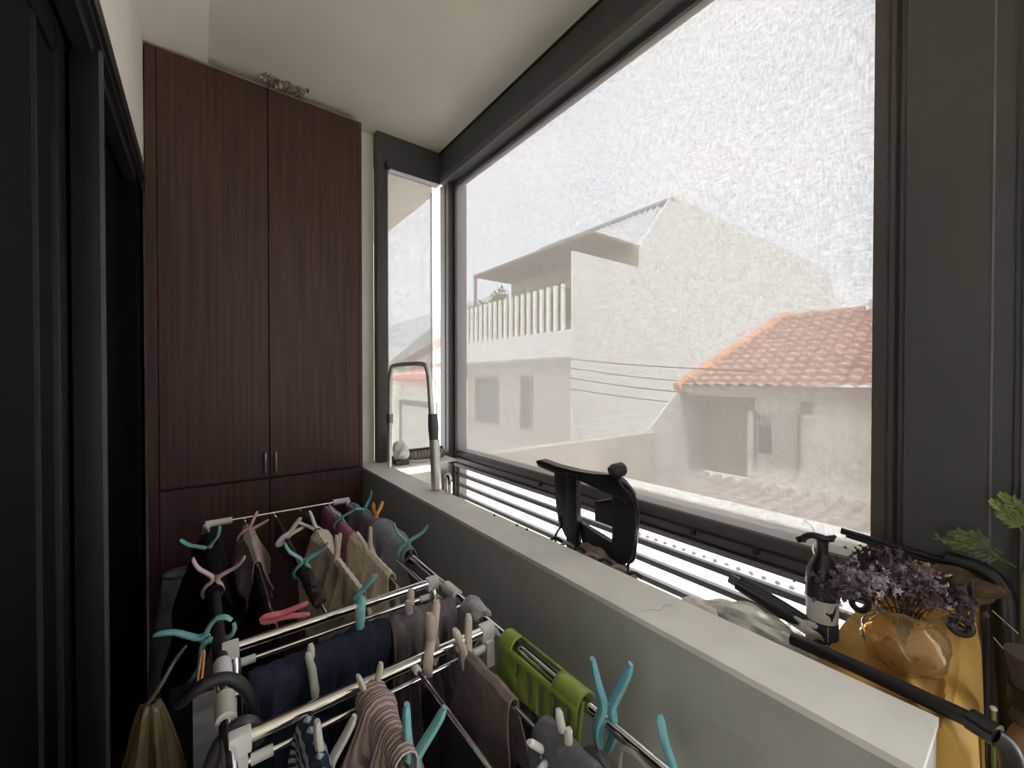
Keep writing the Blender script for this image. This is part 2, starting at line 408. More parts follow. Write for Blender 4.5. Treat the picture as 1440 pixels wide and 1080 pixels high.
# ================================================================== OUTDOORS
PALE = mat('white_render', (.74, .73, .70), .9, noise=.03, scale=1.2)
CREAMW = mat('cream_render', (.84, .80, .70), .9, noise=.05, scale=1.5)
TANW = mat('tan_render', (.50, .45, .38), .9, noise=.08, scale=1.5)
DARKW = mat('dim_glass', (.10, .10, .10), .25)
SOFF = mat('brown_soffit', (.25, .20, .165), .8)
ROOFM = mat('grey_metal_sheet', (.50, .51, .51), .5, noise=.06, scale=2)
TILE = mat('terracotta_tile', (.46, .265, .205), .85, noise=.16, scale=4)
TILEO = mat('orange_ridge_tile', (.66, .31, .17), .85, noise=.1, scale=4)
DECK = mat('weathered_deck_roof', (.42, .365, .33), .8, noise=.10, scale=5)
struct('ground', box(1.6, 60, -30, 60, -3.3, -3.05), mat('street_grey', (.45, .44, .42), .9, noise=.1, scale=.5))

# white terrace house
hs = thing('terrace_house', 'tall white house with slatted balcony and blank side wall', 'house', (7.5, 7.308, -3))
O = V((7.5, 7.308, -3))
def rel(bm):
    bmesh.ops.translate(bm, verts=bm.verts, vec=-O); return bm
obj('side_wall', rel(prism([(7.5, -3), (7.5, 4.78), (10.32, 4.82), (10.34, 5.45), (12.0, 7.42), (27.5, 7.53), (29.2, 5.3), (30, -3)], 'y', 7.308, 7.36)), PALE, hs, smooth=False)
b = box(7.5, 7.62, 7.36, 13.7, 2.10, 2.80); bx(b, 7.62, 10.4, 7.36, 13.7, 2.06, 2.2)
obj('balcony_slab', rel(b), PALE, hs, smooth=False)
obj('lower_wall', rel(box(8.25, 8.5, 7.36, 13.7, -3, 2.06)), mat('shaded_render', (.62, .585, .535), .9), hs, smooth=False)  # render coloured darker to carry the shade under the balcony
obj('upper_wall', rel(box(10.4, 10.6, 7.36, 13.7, 2.2, 5.53)), mat('tan_shade_upper', (.40, .37, .25), .9), hs, smooth=False)  # tan colour carries the brownish shadow on the balcony's back wall
SLAT = mat('slat_white', (.86, .83, .78), .8)
for k in range(20):
    y = 7.66 + k * .284
    obj('baluster', rel(box(7.53, 7.60, y, y + .105, 2.80, 4.02 + .0 * k)), SLAT, hs, smooth=False)
cn = obj('canopy', rel(box(8.5, 10.45, 7.57, 13.69, 5.52, 5.60)), SOFF, hs, smooth=False)
obj('canopy_post', rel(box(8.5, 8.6, 13.55, 13.65, 2.2, 5.53)), mat('post_grey', (.3, .29, .28), .6), hs, smooth=False)
def corr(u, v):
    x = 10.38 + 1.7 * u; y = 7.57 + 6.1 * v
    return V((x, y, 5.50 + 1.80 * u + .05 * math.cos(2 * PI * v * 26))) - O
obj('metal_roof', grid(corr, 4, 26 * 8), ROOFM, hs, solid=.02)
obj('ridge_flashing', rel(box(11.95, 12.25, 7.3, 13.7, 7.24, 7.34)), mat('flashing_grey', (.36, .36, .35), .6), hs, smooth=False)
for y0, y1 in ((9.75, 10.35), (11.6, 13.1)):
    wn = obj('window', rel(box(8.21, 8.26, y0, y1, -.10, 1.62)), mat('window_frame_taupe', (.42, .38, .34), .6), hs, smooth=False)
    obj('window_glass', rel(box(8.195, 8.21, y0 + .12, y1 - .06, -.02, 1.54)), mat('window_glass_taupe', (.24, .23, .22), .3), wn, smooth=False)
# shrubs on the balcony
LEAF = mat('olive_leaf', (.20, .25, .08), .8, noise=.35, scale=6)
def leafy(c, r, n, seed, size):
    rnd = random.Random(seed); bm = bmesh.new()
    for _ in range(n):
        d = V((rnd.gauss(0, 1), rnd.gauss(0, 1), rnd.gauss(0, 1))).normalized() * rnd.uniform(.3, 1)
        q = V((d.x * r[0], d.y * r[1], d.z * r[2])) + V(c)
        a = Euler((rnd.uniform(-1, 1), rnd.uniform(-1, 1), rnd.uniform(0, 6.3))).to_matrix()
        s = size * rnd.uniform(.6, 1.3)
        vs = [bm.verts.new(q + a @ V(k)) for k in ((-s, 0, 0), (0, -s * .35, s * .1), (s, 0, 0), (0, s * .35, s * .1))]
        bm.faces.new(vs)
    return bm
for i, (y, h, lab) in enumerate(((8.3, .65, 'small olive shrub behind the balcony slats beside the blank side wall'), (9.9, .8, 'olive shrub behind the middle of the slatted balcony'), (11.5, 1.0, 'tallest olive shrub rising above the balcony slats'), (12.9, .75, 'olive shrub behind the balcony slats nearest the window corner'))):
    t = thing('balcony_shrub', lab, 'plant', (8.2, y, 2.2), group='shrubs on the balcony')
    obj('foliage', leafy((0, 0, 1.50), (.4, .75, h), 700, i, .13), LEAF, t)
    obj('stem', tube(bmesh.new(), [(0, 0, 0), (.03, .02, .6), (0, 0, 1.2)], [.04, .03, .02], 6), mat('bark', (.12, .09, .06), .9), t)

# tiled house on the right
th = thing('tiled_house', 'low cream house with orange terracotta tile roof', 'house', (7, 2.8, -.16))
O = V((7, 2.8, -.16))
obj('front_wall', rel(box(7, 7.25, -5, 2.81, -.2, 1.36)), CREAMW, th, smooth=False)
obj('recessed_wall', rel(box(7.55, 7.75, 2.81, 4.35, -.2, 1.5)), TANW, th, smooth=False)  # tan instead of cream, darkened for the shaded recess
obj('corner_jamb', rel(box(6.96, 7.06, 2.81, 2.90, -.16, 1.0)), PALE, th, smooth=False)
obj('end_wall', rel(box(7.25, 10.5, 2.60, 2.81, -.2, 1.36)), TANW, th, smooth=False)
win = obj('window', rel(box(6.965, 7.0, 2.20, 2.78, .20, .99)), mat('white_frame', (.62, .60, .55), .6), th, smooth=False)
obj('window_glass', rel(box(6.955, 6.966, 2.25, 2.73, .25, .95)), mat('curtain_glass', (.50, .48, .43), .5), win, smooth=False)
obj('dark_opening', rel(box(6.950, 6.956, 2.55, 2.73, .35, .95)), DARKW, win, smooth=False)
for k in range(5): obj('bar', rel(rod((6.945, 2.56 + k * .035, .78), (6.945, 2.56 + k * .035, .95), .006, 6)), PALE, win)
obj('reveal_shade', rel(box(6.94, 6.967, 2.76, 2.80, .18, 1.0)), mat('frame_shadow', (.25, .23, .21), .6), win, smooth=False)  # dark side strips painting the shade of the window reveals
obj('reveal_shade', rel(box(6.94, 6.967, 2.18, 2.21, .18, 1.0)), mat('frame_shadow', (.25, .23, .21), .6), win, smooth=False)
obj('vent', rel(box(6.97, 7.0, 2.04, 2.18, 1.0, 1.16)), mat('vent_grey', (.33, .31, .27), .8), th, smooth=False)
EX, RX, EZ, RZ = 6.72, 9.1, 1.33, 2.68
def tiles(u, v):
    # u along the slope (eave to ridge), v along Y; pan tiles stepped in courses
    s = u * 14; c = s - math.floor(min(s, 13.999))
    ymax = 3.95 + (3.10 - 3.95) * u
    y = -5 + (ymax + 5) * v
    w = y / .185
    h = .055 * abs(math.sin(PI * w)) ** .8 + .07 * (1 - c)
    dx, dz = RX - EX, RZ - EZ; L = math.hypot(dx, dz)
    return V((EX + dx * u - dz / L * h, y, EZ + dz * u + dx / L * h)) - O
obj('tile_slope', grid(tiles, 84, 420), TILE, th)
obj('hip_face', rel(prism([(EX, EZ), (RX, RZ - .03), (11.4, EZ)], 'y', 2.9, 3.0)), TANW, th, smooth=False)
b = bmesh.new(); vs = [b.verts.new(q) for q in ((EX, 4.05, EZ), (RX, 3.10, RZ), (11.4, 4.05, EZ))]; b.faces.new(vs)
obj('hip_slope', rel(b), TILE, th, smooth=False, solid=.03)
b = bmesh.new(); tube(b, [(EX - .03, 3.96, EZ + .03), (EX + (RX - EX) * .5, 3.53, (EZ + RZ) / 2 + .06), (RX, 3.10, RZ + .06)], [.10, .10, .10], 10)
obj('hip_ridge', rel(b), TILEO, th)
obj('ridge', rel(rod((RX, 3.12, RZ + .03), (RX, 1.90, RZ + .03), .07, 8)), TILE, th)
obj('eave_board', rel(box(EX - .03, EX + .05, -5, 3.95, EZ - .10, EZ + .07)), mat('fascia_brown', (.30, .24, .19), .7), th, smooth=False)
obj('soffit', rel(box(EX, 7.7, -5, 3.95, EZ - .02, EZ + .0)), SOFF, th, smooth=False)
obj('chimney_cap', rel(box(9.0, 9.6, 1.4, 1.84, 2.4, 2.86)), PALE, th, smooth=False)

# boundary wall and flat deck roof between
bw = thing('boundary_wall', 'tan rendered boundary wall below the white house', 'wall', (4, 3.78, -.16))
O = V((4, 3.78, -.16))
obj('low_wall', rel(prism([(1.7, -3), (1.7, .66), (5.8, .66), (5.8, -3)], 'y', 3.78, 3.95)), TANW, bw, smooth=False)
obj('raised_wall', rel(prism([(5.8, -3), (5.8, .70), (6.55, 1.25), (7.55, 1.28), (7.55, -3)], 'y', 3.90, 3.93)), mat('raised_render', (.62, .61, .59), .9), bw, smooth=False)
dk = thing('deck_roof', 'ribbed flat roof outside with a raised white capping beam', 'roof', (4, 0, -.2))
O = V((4, 0, -.2))
def deckfar(u, v):
    y = -5 + 8.77 * v
    return V((4.25 + 2.75 * u, y, -.17 + .07 * max(0, math.cos(2 * PI * y / .21)))) - O
obj('far_sheet', grid(deckfar, 1, 800), DECK, dk)
def decknear(u, v):
    y = -5 + 8.77 * v
    return V((1.5 + 2.7 * u, y, .09 + .022 * max(0, math.cos(2 * PI * y / .16)) ** 2)) - O
obj('near_sheet', grid(decknear, 1, 1000), mat('pale_sheet', (.86, .82, .77), .75, noise=.05, scale=5), dk)
obj('capping_beam', rel(box(4.2, 4.42, -5, 3.77, -.2, .20)), mat('beam_shadow_render', (.40, .37, .34), .85), dk, smooth=False)  # front face coloured darker for the beam's shadow side
obj('cap_top', rel(box(4.17, 4.45, -5, 3.77, .185, .205)), PALE, dk, smooth=False)
obj('lap_joint', rel(box(3.02, 3.045, -1, 3.77, .09, .118)), mat('lap_grey', (.3, .3, .3), .6), dk, smooth=False)
SCREW = mat('screw_dark', (.06, .06, .06), .5)
for k in range(22):
    y = .42 + k * .085
    obj('screw', rel(lathe([(.018, 0), (.018, .012), (.010, .022)], 8, c=(3.12, y, .105))), SCREW, dk)
# overhead cables
WIRE = mat('cable_black', (.06, .06, .06), .6)
for i, (a, e, lab) in enumerate((((7.4, 7.30, 2.02), (6.6, 2.6, 1.62), 'topmost of the four thin cables crossing to the tile roof'), ((7.4, 7.30, 1.80), (6.75, 3.74, 1.46), 'second thin cable from the top, ending at the roof corner'), ((7.4, 7.30, 1.55), (6.65, 3.70, 1.27), 'third thin cable from the top, ending under the eave'), ((7.4, 7.30, 1.27), (7.5, 3.9, 1.02), 'lowest of the four thin cables crossing to the tile roof'))):
    A, B = V(a), V(e); pts = [A.lerp(B, k / 8) + V((0, 0, -.03 * math.sin(PI * k / 8))) for k in range(9)]
    tag(obj('cable', tube(bmesh.new(), pts, .011, 5), WIRE), lab, 'cable', 'overhead cables')
# far house seen through the narrow window
fh = thing('far_house', 'small distant cream house seen through the narrow end window', 'house', (7.6, 17, -3))
O = V((7.6, 17, -3))
obj('front_wall', rel(box(7.6, 7.9, 13.8, 24, -3, 1.85)), CREAMW, fh, smooth=False)
b = prism([(7.2, 1.55), (8.6, 2.25), (8.6, 2.15), (7.2, 1.45)], 'y', 13.8, 19.2)
obj('lean_to_roof', rel(b), mat('faded_red_roof', (.62, .24, .17), .8), fh, smooth=False)
obj('upper_wall', rel(box(8.6, 8.9, 13.8, 26, 1.5, 3.3)), PALE, fh, smooth=False)
b = prism([(13.8, 4.35), (21.5, 2.35), (21.5, 2.05), (13.8, 3.55)], 'x', 7.9, 9.6)
obj('grey_roof', rel(b), mat('grey_roof', (.36, .36, .36), .8), fh, smooth=False)
obj('roof_parapet', rel(box(10, 10.5, 14, 40, 2.5, 5.15)), mat('parapet_grey', (.66, .67, .66), .8), fh, smooth=False)
wn = obj('window', rel(box(7.55, 7.6, 15.0, 18.9, -1.5, .55)), mat('frame_grey', (.20, .20, .19), .6), fh, smooth=False)
obj('window_glass', rel(box(7.53, 7.55, 15.0, 18.5, -1.5, .32)), mat('pale_glass', (.62, .60, .53), .5), wn, smooth=False)
obj('drain_pipe', rel(rod((7.5, 15.0, 0), (7.5, 15.0, 2.9), .05, 8)), mat('pipe_grey', (.4, .4, .4), .6), fh)
# eave of our own building beyond the narrow window
ev = struct('trim_7', box(-.4, 1.46, 2.56, 9, 2.95, 3.1), mat('beige_soffit', (.62, .55, .47), .9))

# ================================================================== CABINET
cb = thing('wardrobe', 'tall dark brown wood wardrobe with four flat doors against far wall', 'wardrobe', (.26, 2.30, 0))
O = V((.26, 2.30, 0))
ZT = 2.918
b = box(-.185, .708, 2.318, 2.436, 0, ZT)
obj('carcass', rel(b), mat('dark_wood_carcass', (.018, .009, .007), .6), cb, smooth=False)
obj('side_filler', rel(box(-.185, -.150, 2.300, 2.32, 0, ZT)), WOOD, cb, smooth=False)
obj('end_strip', rel(box(.690, .708, 2.300, 2.32, 0, ZT)), WOOD, cb, smooth=False)
def door(x0, x1, z0, z1, hx=None, hz=(1.045, 1.145)):
    d = obj('door', rel(box(x0, x1, 2.298, 2.318, z0, z1)), WOOD, cb, bevel=.0012, smooth=False)
    if hx is not None:
        hb = tube(bmesh.new(), smooth_path([(hx, 2.300, hz[0]), (hx, 2.284, hz[0] + .004), (hx, 2.278, hz[0] + .012), (hx, 2.278, hz[1] - .012), (hx, 2.284, hz[1] - .004), (hx, 2.300, hz[1])], 3), .0055, 8)
        obj('handle', rel(hb), STEEL, d, label='brushed metal handle')
door(-.147, .258, 1.026, ZT - .004, .240)
door(.263, .688, 1.026, ZT - .004, .284)
door(-.147, .258, .06, 1.014)
door(.263, .688, .06, 1.014)
obj('top_board', rel(box(-.185, .708, 2.298, 2.436, ZT - .0035, ZT + .002)), mat('pale_edge', (.30, .24, .19), .6), cb, smooth=False)

# dried plant lying on top, spilling over the front edge
rnd = random.Random(5)
dp = thing('dried_plant', 'brown dried plant with small curled leaves on top of the wardrobe', 'plant', (.31, 2.285, 2.925))
DRY = mat('dried_brown', (.15, .115, .085), .9, noise=.35, scale=30); DRYP = mat('dried_pale', (.40, .33, .29), .9, noise=.2, scale=30)
for k in range(9):
    x0 = -.07 + k * .0205
    hgt = [.052, .078, .045, .05, .070, .055, .035, .045, .028][k]
    pts = [(x0 * .6, .03, -.004), (x0, -.008, .004), (x0 + rnd.uniform(-.012, .012), -.018, hgt * .36), (x0 + rnd.uniform(-.02, .02), -.03, hgt * .62)]
    s = obj('stem', tube(bmesh.new(), smooth_path(pts, 4), .0022, 5), DRY, dp)
    for q in range(4):
        p = V(pts[1 + q % 3]) + V((rnd.uniform(-.012, .012), rnd.uniform(-.008, .004), rnd.uniform(-.004, .010)))
        obj('curled_leaf', blob(p, (rnd.uniform(.005, .009), .005, rnd.uniform(.007, .013)), k * 7 + q, .5, 2), DRYP if (k + q) % 3 == 0 else DRY, s)

# ================================================================== DRYING RACK
rk = thing('drying_rack', 'folding steel clothes drying rack with white plastic joints in front of wardrobe', 'drying rack', (.285, 1.1, 0))
O = V((.285, 1.1, 0)); RZk = .90; XL, XR = .022, .560; YF, YN = 2.045, .16
def rpart(n, bm, m, **k): return obj(n, rel(bm), m, rk, **k)
def R(x, y, z=RZk): return (x, y, z)
rpart('side_rail', rod(R(XL - .012, YF), R(XL + .018, YN), .0105), CHROME)
rpart('side_rail', rod(R(XR, YF), R(XR, YN), .0105), CHROME)
rpart('inner_rail', rod(R(XR - .028, 1.62, RZk - .02), R(XR - .028, 1.0, RZk - .02), .006), CHROME)
rpart('end_bar', rod(R(XL - .01, YF + .018, RZk + .012), R(XR, YF + .018, RZk + .012), .0062), CHROME)
for x, y0, y1 in ((XL - .015, YF + .018, XL + .075), (XR - .065, YF + .018, XR + .008)):
    rpart('joint', tube(bmesh.new(), [(x, y0, RZk + .012), (y1, y0, RZk + .012)], .0135, 12), WPLAST)
for x in (XL - .012, XR):
    rpart('joint', tube(bmesh.new(), smooth_path([(x, YF + .02, RZk + .014), (x, YF + .012, RZk + .004), (x, YF - .03, RZk - .012), (x + .008, YF - .05, RZk - .035)], 4), .0125, 10), WPLAST)
for y in (1.09, .803):
    rpart('cross_bar', rod(R(.048, y, RZk + .004), R(.540, y, RZk + .004), .0115), CHROME)
    rpart('cross_bar', rod(R(.048, y - .012, RZk - .028), R(.530, y - .012, RZk - .028), .0055), CHROME)
    for x0, x1 in ((.030, .062), (.518, .552)):
        b = box(x0, x1, y - .012, y + .012, RZk - .016, RZk + .018)
        rpart('clamp', b, WPLAST, bevel=.003)
        b = box(x0 + .006, x1 - .006, y - .020, y + .002, RZk - .075, RZk - .014)
        rpart('clamp', b, WPLAST, bevel=.003)
    for x0, x1 in ((.060, .092), (.490, .520)):
        rpart('socket', rod(R(x0, y - .012, RZk - .028), R(x1, y - .012, RZk - .028), .009), WPLAST)
for x in (.140, .250, .352, .455):
    rpart('hanging_rod', rod(R(x, YF + .012, RZk + .004), R(x, 1.09, RZk - .004), .0042, 8), CHROME)
    rpart('hanging_rod', rod(R(x, .803, RZk - .004), R(x, YN, RZk - .004), .0042, 8), CHROME)
    rpart('rod_cap', rod(R(x, .800, RZk - .004), R(x, .782, RZk - .004), .008, 10), WPLAST)
rpart('centre_bar', rod(R(.035, .945, RZk - .008), R(.55, .945, RZk - .008), .006, 8), CHROME)
for x in (XL + .008, XR):
    rpart('rail_sleeve', rod(R(x, 1.05, RZk), R(x, .985, RZk), .0165, 14), WPLAST)
    rpart('rail_sleeve', rod(R(x, .935, RZk), R(x, .868, RZk), .0165, 14), WPLAST)
rpart('rail_grip', rod(R(XL + .002, 1.44, RZk), R(XL + .006, 1.06, RZk), .0135, 14), mat('grip_black', (.014, .014, .016), .5))
for x in (XL + .032, XR - .03):
    rpart('leg', rod(R(x, .82, RZk - .01), R(x, 1.45, .0), .011), CHROME)
    rpart('leg', rod(R(x, 1.07, RZk - .01), R(x, .55, .0), .011), CHROME)

# ---- laundry
def drape(name, label, cat, p0, p1, front, back, m, amp=.012, folds=4, seed=1, r=.013, splay=.10, nu=44, taper=0., thick=.0035, group='laundry on the rack', ragged=.05, sag=0., lift=0., puff=0., pu=.5, pw=.25):
    """cloth hung over a rod from p0 to p1: front drop on the right-hand side, back drop on the left"""
    rnd = random.Random(seed)
    p0, p1 = V(p0), V(p1); ax = (p1 - p0).normalized(); L = -ax.cross(V((0, 0, 1))).normalized()
    ph = [rnd.uniform(0, 6.28) for _ in range(6)]
    arc = r * PI; tot = front + back + arc
    mid = (p0 + p1) / 2; half = (p1 - p0).length / 2
    def fn(u, v):
        s = -back - arc / 2 + tot * v
        rp_ = 1 + puff * math.exp(-((u - pu) / pw) ** 2) * (1 + .25 * math.sin(23 * u + ph[4]))
        q = 2 * PI * folds * u
        wob = math.sin(q + ph[0]) + .5 * math.sin(q * 1.9 + ph[1]) + .25 * math.sin(q * 3.7 + ph[2])
        if abs(s) <= arc / 2:
            a = s / r; off = r * rp_ * math.sin(a); z = r * (rp_ * (1 + math.cos(a)) - 1) * 1.0 if rp_ > 1 else r * math.cos(a); h = 0
            if rp_ > 1: z = r * math.cos(a) + r * (rp_ - 1) * (.35 + .65 * math.cos(a))
        else:
            h = abs(s) - arc / 2; sg = 1 if s > 0 else -1
            drop = front if s > 0 else back
            h = h * (1 + ragged * math.sin(q * .7 + ph[3] + sg))
            off = sg * (r * rp_ + splay * h * .5) ; z = -h + r * (rp_ - 1) * .35
            k = min(1, h / .10)
            off += amp * k * wob + .006 * math.sin(h * 30 + ph[4] + q * .4) * k
            off -= sg * .0
        al = (u - .5) * 2 * half
        hh = h / max(front, back, .01)
        al *= 1 - taper * hh
        al += .004 * math.sin(h * 40 + ph[5]) * min(1, h / .05)
        c = mid + ax * al + L * off + V((0, 0, z + lift - sag * math.sin(PI * u) + .0018 * math.sin(q * 2.3 + ph[2])))
        return c - mid
    nv = max(20, int(tot / .012))
    o = obj(name, grid(fn, nu, nv), m, None, mid, solid=thick)
    tag(o, label, cat, group)
    return o
def bunch(name, label, cat, p0, p1, rad, m, seed=1, group='laundry on the rack', amp=.25):
    """sleeve-like roll of cloth gathered along a rod"""
    rnd = random.Random(seed); p0, p1 = V(p0), V(p1); mid = (p0 + p1) / 2
    n = 40; bm = bmesh.new()
    pts = [p0.lerp(p1, k / n) - mid for k in range(n + 1)]
    rr = [rad * (1 + amp * math.sin(k * .9 + seed) * .5 + amp * math.sin(k * 2.3 + seed * 2) * .35) * (.75 if k in (0, n) else 1) for k in range(n + 1)]
    tube(bm, pts, rr, 14)
    for v in bm.verts: v.co += V((.003 * math.sin(v.co.y * 140 + seed), 0, .003 * math.sin(v.co.y * 100 + v.co.x * 200)))
    o = obj(name, bm, m, None, mid); tag(o, label, cat, group); return o
H = RZk
Ax = lambda x, y: (x, y, H)
# far section, left to right
drape('black_trousers', 'black garment draped over the left rail of the rack', 'garment', Ax(XL - .006, 1.90), Ax(XL + .004, 1.40), .60, .55, K_BLACK, .018, 3, 3, .019, .30, puff=1.0, pu=.25)
drape('black_skirt', 'black garment hanging low between left rail and first rod', 'garment', Ax(.139, 1.72), Ax(.139, 1.20), .42, .48, K_BLACK, .012, 4, 8, .006, .16, lift=-.03)
drape('beige_bra', 'pinkish beige undergarment bunched on the first rod', 'garment', Ax(.139, 1.97), Ax(.140, 1.55), .13, .13, K_BEIGE, .016, 3, 11, .011, .34, ragged=.3, puff=1.2, pu=.35, pw=.2)
drape('brown_stocking', 'thin dark brown stocking hung along the second rod', 'garment', Ax(.252, 2.0), Ax(.248, 1.55), .07, .06, K_BROWN, .006, 3, 4, .008, .1, ragged=.2)
bunch('brown_knit_sleeve', 'dark brown knitted sleeve rolled on near part of second rod', 'garment', Ax(.249, 1.44), Ax(.247, 1.18), .0165, K_BROWN, 5)
bunch('charcoal_sock', 'charcoal knitted sock rolled at far end of third rod', 'sock', Ax(.352, 1.99), Ax(.352, 1.70), .0155, K_CHAR, 6)
drape('cream_shirt', 'cream cotton top draped over the third rod, gathered at its far end', 'garment', Ax(.352, 1.68), Ax(.353, 1.16), .34, .30, K_CREAM, .016, 5, 9, .011, .16, puff=1.8, pu=.08, pw=.16)
drape('magenta_towel', 'magenta pink towel over far end of fourth rod', 'towel', Ax(.453, 2.0), Ax(.453, 1.60), .16, .20, K_PINK, .012, 3, 12, .016, .14, puff=.7, pu=.25)
drape('cream_towel', 'cream towel draped over near half of fourth rod', 'towel', Ax(.455, 1.60), Ax(.455, 1.20), .36, .30, K_CREAM, .016, 4, 17, .011, .14, puff=.6, pu=.2)
drape('blue_grey_shirt', 'crumpled blue-grey shirt over the right rail of the rack', 'garment', Ax(XR, 1.98), Ax(XR, 1.31), .06, .42, K_BLUE, .020, 4, 13, .021, .22, ragged=.12, puff=1.3, pu=.68, pw=.22)
# middle section
drape('navy_jeans', 'dark navy denim garment draped across middle of the rack', 'garment', (.068, .945, H - .002), (.345, .945, H + .004), .34, .34, K_NAVY, .014, 4, 14, .024, .14, puff=.35, pu=.8)
drape('mauve_shirt', 'mauve grey shirt draped beside the navy denim on the middle bar', 'garment', (.350, .945, H), (.522, .945, H), .34, .34, K_MAUVE, .016, 3, 15, .024, .16, puff=.5, pu=.3)
b = blob((0, 0, 0), (.030, .050, .024), 4, .35, 3, freq=2.4)
tag(obj('white_cloth', b, K_WHITE, None, (XR, .895, H + .006)), 'whitish cloth knotted around the right rail joint', 'cloth', 'laundry on the rack')
# near section
drape('taupe_shirt', 'smooth taupe brown garment hung over near right rod', 'garment', Ax(.455, .775), Ax(.455, .592), .42, .42, K_TAUPE, .005, 1, 21, .011, .22, taper=-.25)
drape('rose_knit_top', 'dusty rose knitted top bunched below the front cross bar', 'garment', Ax(.250, .772), Ax(.250, .60), .40, .40, K_KNIT, .022, 3, 22, .019, .18, puff=.6, pu=.2)
drape('striped_top', 'navy and white striped cloth hanging at the left near rod', 'garment', Ax(.140, .775), Ax(.140, .64), .36, .36, K_STRIPE, .012, 2, 23, .016, .14)
drape('slate_cap', 'slate grey folded cloth over near end of right rod', 'garment', Ax(.457, .515), Ax(.457, .40), .30, .22, K_GREY, .006, 1, 24, .024, .35)
drape('black_blouse', 'black cloth hanging behind the taupe garment by the right rail', 'garment', Ax(.352, .745), Ax(.352, .46), .38, .34, K_BLACK, .010, 3, 25, .007, .1, lift=-.02)
drape('dark_vest', 'dark grey cloth hanging from right rail joint behind the green plastic holder', 'garment', (.515, .80, H - .07), (.515, .56, H - .07), .30, .24, cloth('dark_grey_cloth', (.05, .05, .055)), .010, 4, 26, .008, .1)

# ---- clothes pegs
PEG_MESH = {}
def peg_meshes(kind, m):
    key = (kind, m.name)
    if key in PEG_MESH: return PEG_MESH[key]
    out = []
    for s in (-1, 1):
        if kind == 'wing':
            pr = [(.004, -.056, .0032), (.017, -.050, .0042), (.024, -.036, .0048), (.018, -.018, .005), (.007, -.003, .0058), (.010, .010, .0058), (.026, .022, .0052), (.045, .036, .0048), (.058, .056, .0044), (.061, .066, .003)]
            wd = .0085
        elif kind == 'long':
            pr = [(.003, -.060, .0035), (.009, -.050, .005), (.0135, -.030, .006), (.010, -.010, .007), (.0065, .004, .0072), (.010, .018, .007), (.019, .040, .0066), (.026, .060, .0062), (.029, .072, .004)]
            wd = .0100
        elif kind == 'grip':
            pr = [(.016, -.066, .0035), (.024, -.054, .0052), (.027, -.036, .006), (.022, -.016, .007), (.0085, .004, .0074), (.010, .018, .0072), (.017, .040, .0068), (.023, .060, .0064), (.026, .074, .0042)]
            wd = .0105
        else:
            pr = [(.003, -.040, .003), (.007, -.032, .0044), (.008, -.018, .005), (.006, -.004, .0055), (.0075, .008, .0055), (.012, .024, .0052), (.016, .038, .005), (.018, .046, .0032)]
            wd = .0062
        pts = smooth_path([(s * x, 0, z) for x, z, _ in pr], 4)
        rr = []
        for i in range(len(pr) - 1): rr += [pr[i][2] + (pr[i + 1][2] - pr[i][2]) * k / 4 for k in range(4)]
        rr.append(pr[-1][2])
        wds = [wd * (.72 if i < 3 or i > len(rr) - 4 else 1) for i in range(len(rr))]
        out.append(mesh_of('peg_half', tube(bmesh.new(), pts, rr, 10, up=(0, 1, 0), r2=wds), m))
    rs = .0085 if kind != 'plain' else .0055
    sp = tube(bmesh.new(), [(rs * math.cos(a), (.009 if kind != 'plain' else .007) * (1 if (i // 12) % 2 else -1) * .3 + .0012 * i / 6, rs * math.sin(a) + .002) for i, a in enumerate([k * PI / 6 for k in range(25)])], .0012, 6)
    out.append(mesh_of('spring', sp, STEEL))
    PEG_MESH[key] = out
    return out
def peg(kind, m, loc, yaw, lean, roll, label, scale=1., group='clothes pegs'):
    """yaw turns the opening direction about Z, lean tips the handles, roll spins about the peg's own long axis"""
    e = thing('clothes_peg', label, 'clothes peg', loc, group=group)
    e.rotation_euler = (Matrix.Rotation(yaw, 3, 'Z') @ Matrix.Rotation(lean, 3, 'X') @ Matrix.Rotation(roll, 3, 'Y')).to_euler()
    e.scale = (scale,) * 3
    a, b_, s = peg_meshes(kind, m)
    for n, me in (('peg_half', a), ('peg_half', b_), ('spring', s)):
        o = bpy.data.objects.new(n, me); C.objects.link(o); o.parent = e
    return e
D = math.radians
PZ = H + .030
peg('wing', TEAL, (XL - .008, 1.70, PZ), D(-25), D(10), D(-18), 'teal winged peg on the black garment at far left corner of the rack')
peg('wing', PINK, (XL + .004, 1.43, PZ), D(-10), D(5), D(10), 'pale pink winged peg on the left rail of the rack')
peg('wing', TEAL, (XL - .020, 1.16, PZ - .022), D(-20), D(0), D(-118), 'teal winged peg lying sideways over the black grip of the left rail', 1.1)
peg('plain', RED, (.158, 1.150, H + .012), D(-14), D(25), D(86), 'coral pink peg lying flat at near end of the first rod', 1.25)
peg('long', PINK, (.141, 1.845, PZ - .005), D(-20), D(-12), D(42), 'pale pink peg clipped to the beige undergarment', .9)
peg('long', CREAM, (.255, 1.72, PZ - .012), D(35), D(15), D(62), 'cream peg on the thin brown stocking, both handles slanting up', .9)
peg('wing', TEAL, (.249, 1.40, PZ), D(-15), D(6), D(8), 'teal winged peg on the dark brown knitted sleeve', .98)
peg('long', WPLAST, (.350, 1.735, PZ - .015), D(-20), D(-8), D(-40), 'white peg between charcoal sock and cream top', .95)
peg('plain', BEIGEP, (.353, 1.42, PZ), D(60), D(0), D(12), 'small beige pink peg clipped on the cream cotton top', 1.2)
peg('wing', TEAL, (.452, 1.755, PZ), D(-15), D(5), D(10), 'teal winged peg on the magenta towel', .9)
peg('plain', CREAM, (.455, 1.42, PZ - .005), D(-20), D(0), D(-15), 'small cream peg clipped on the cream towel', 1.3)
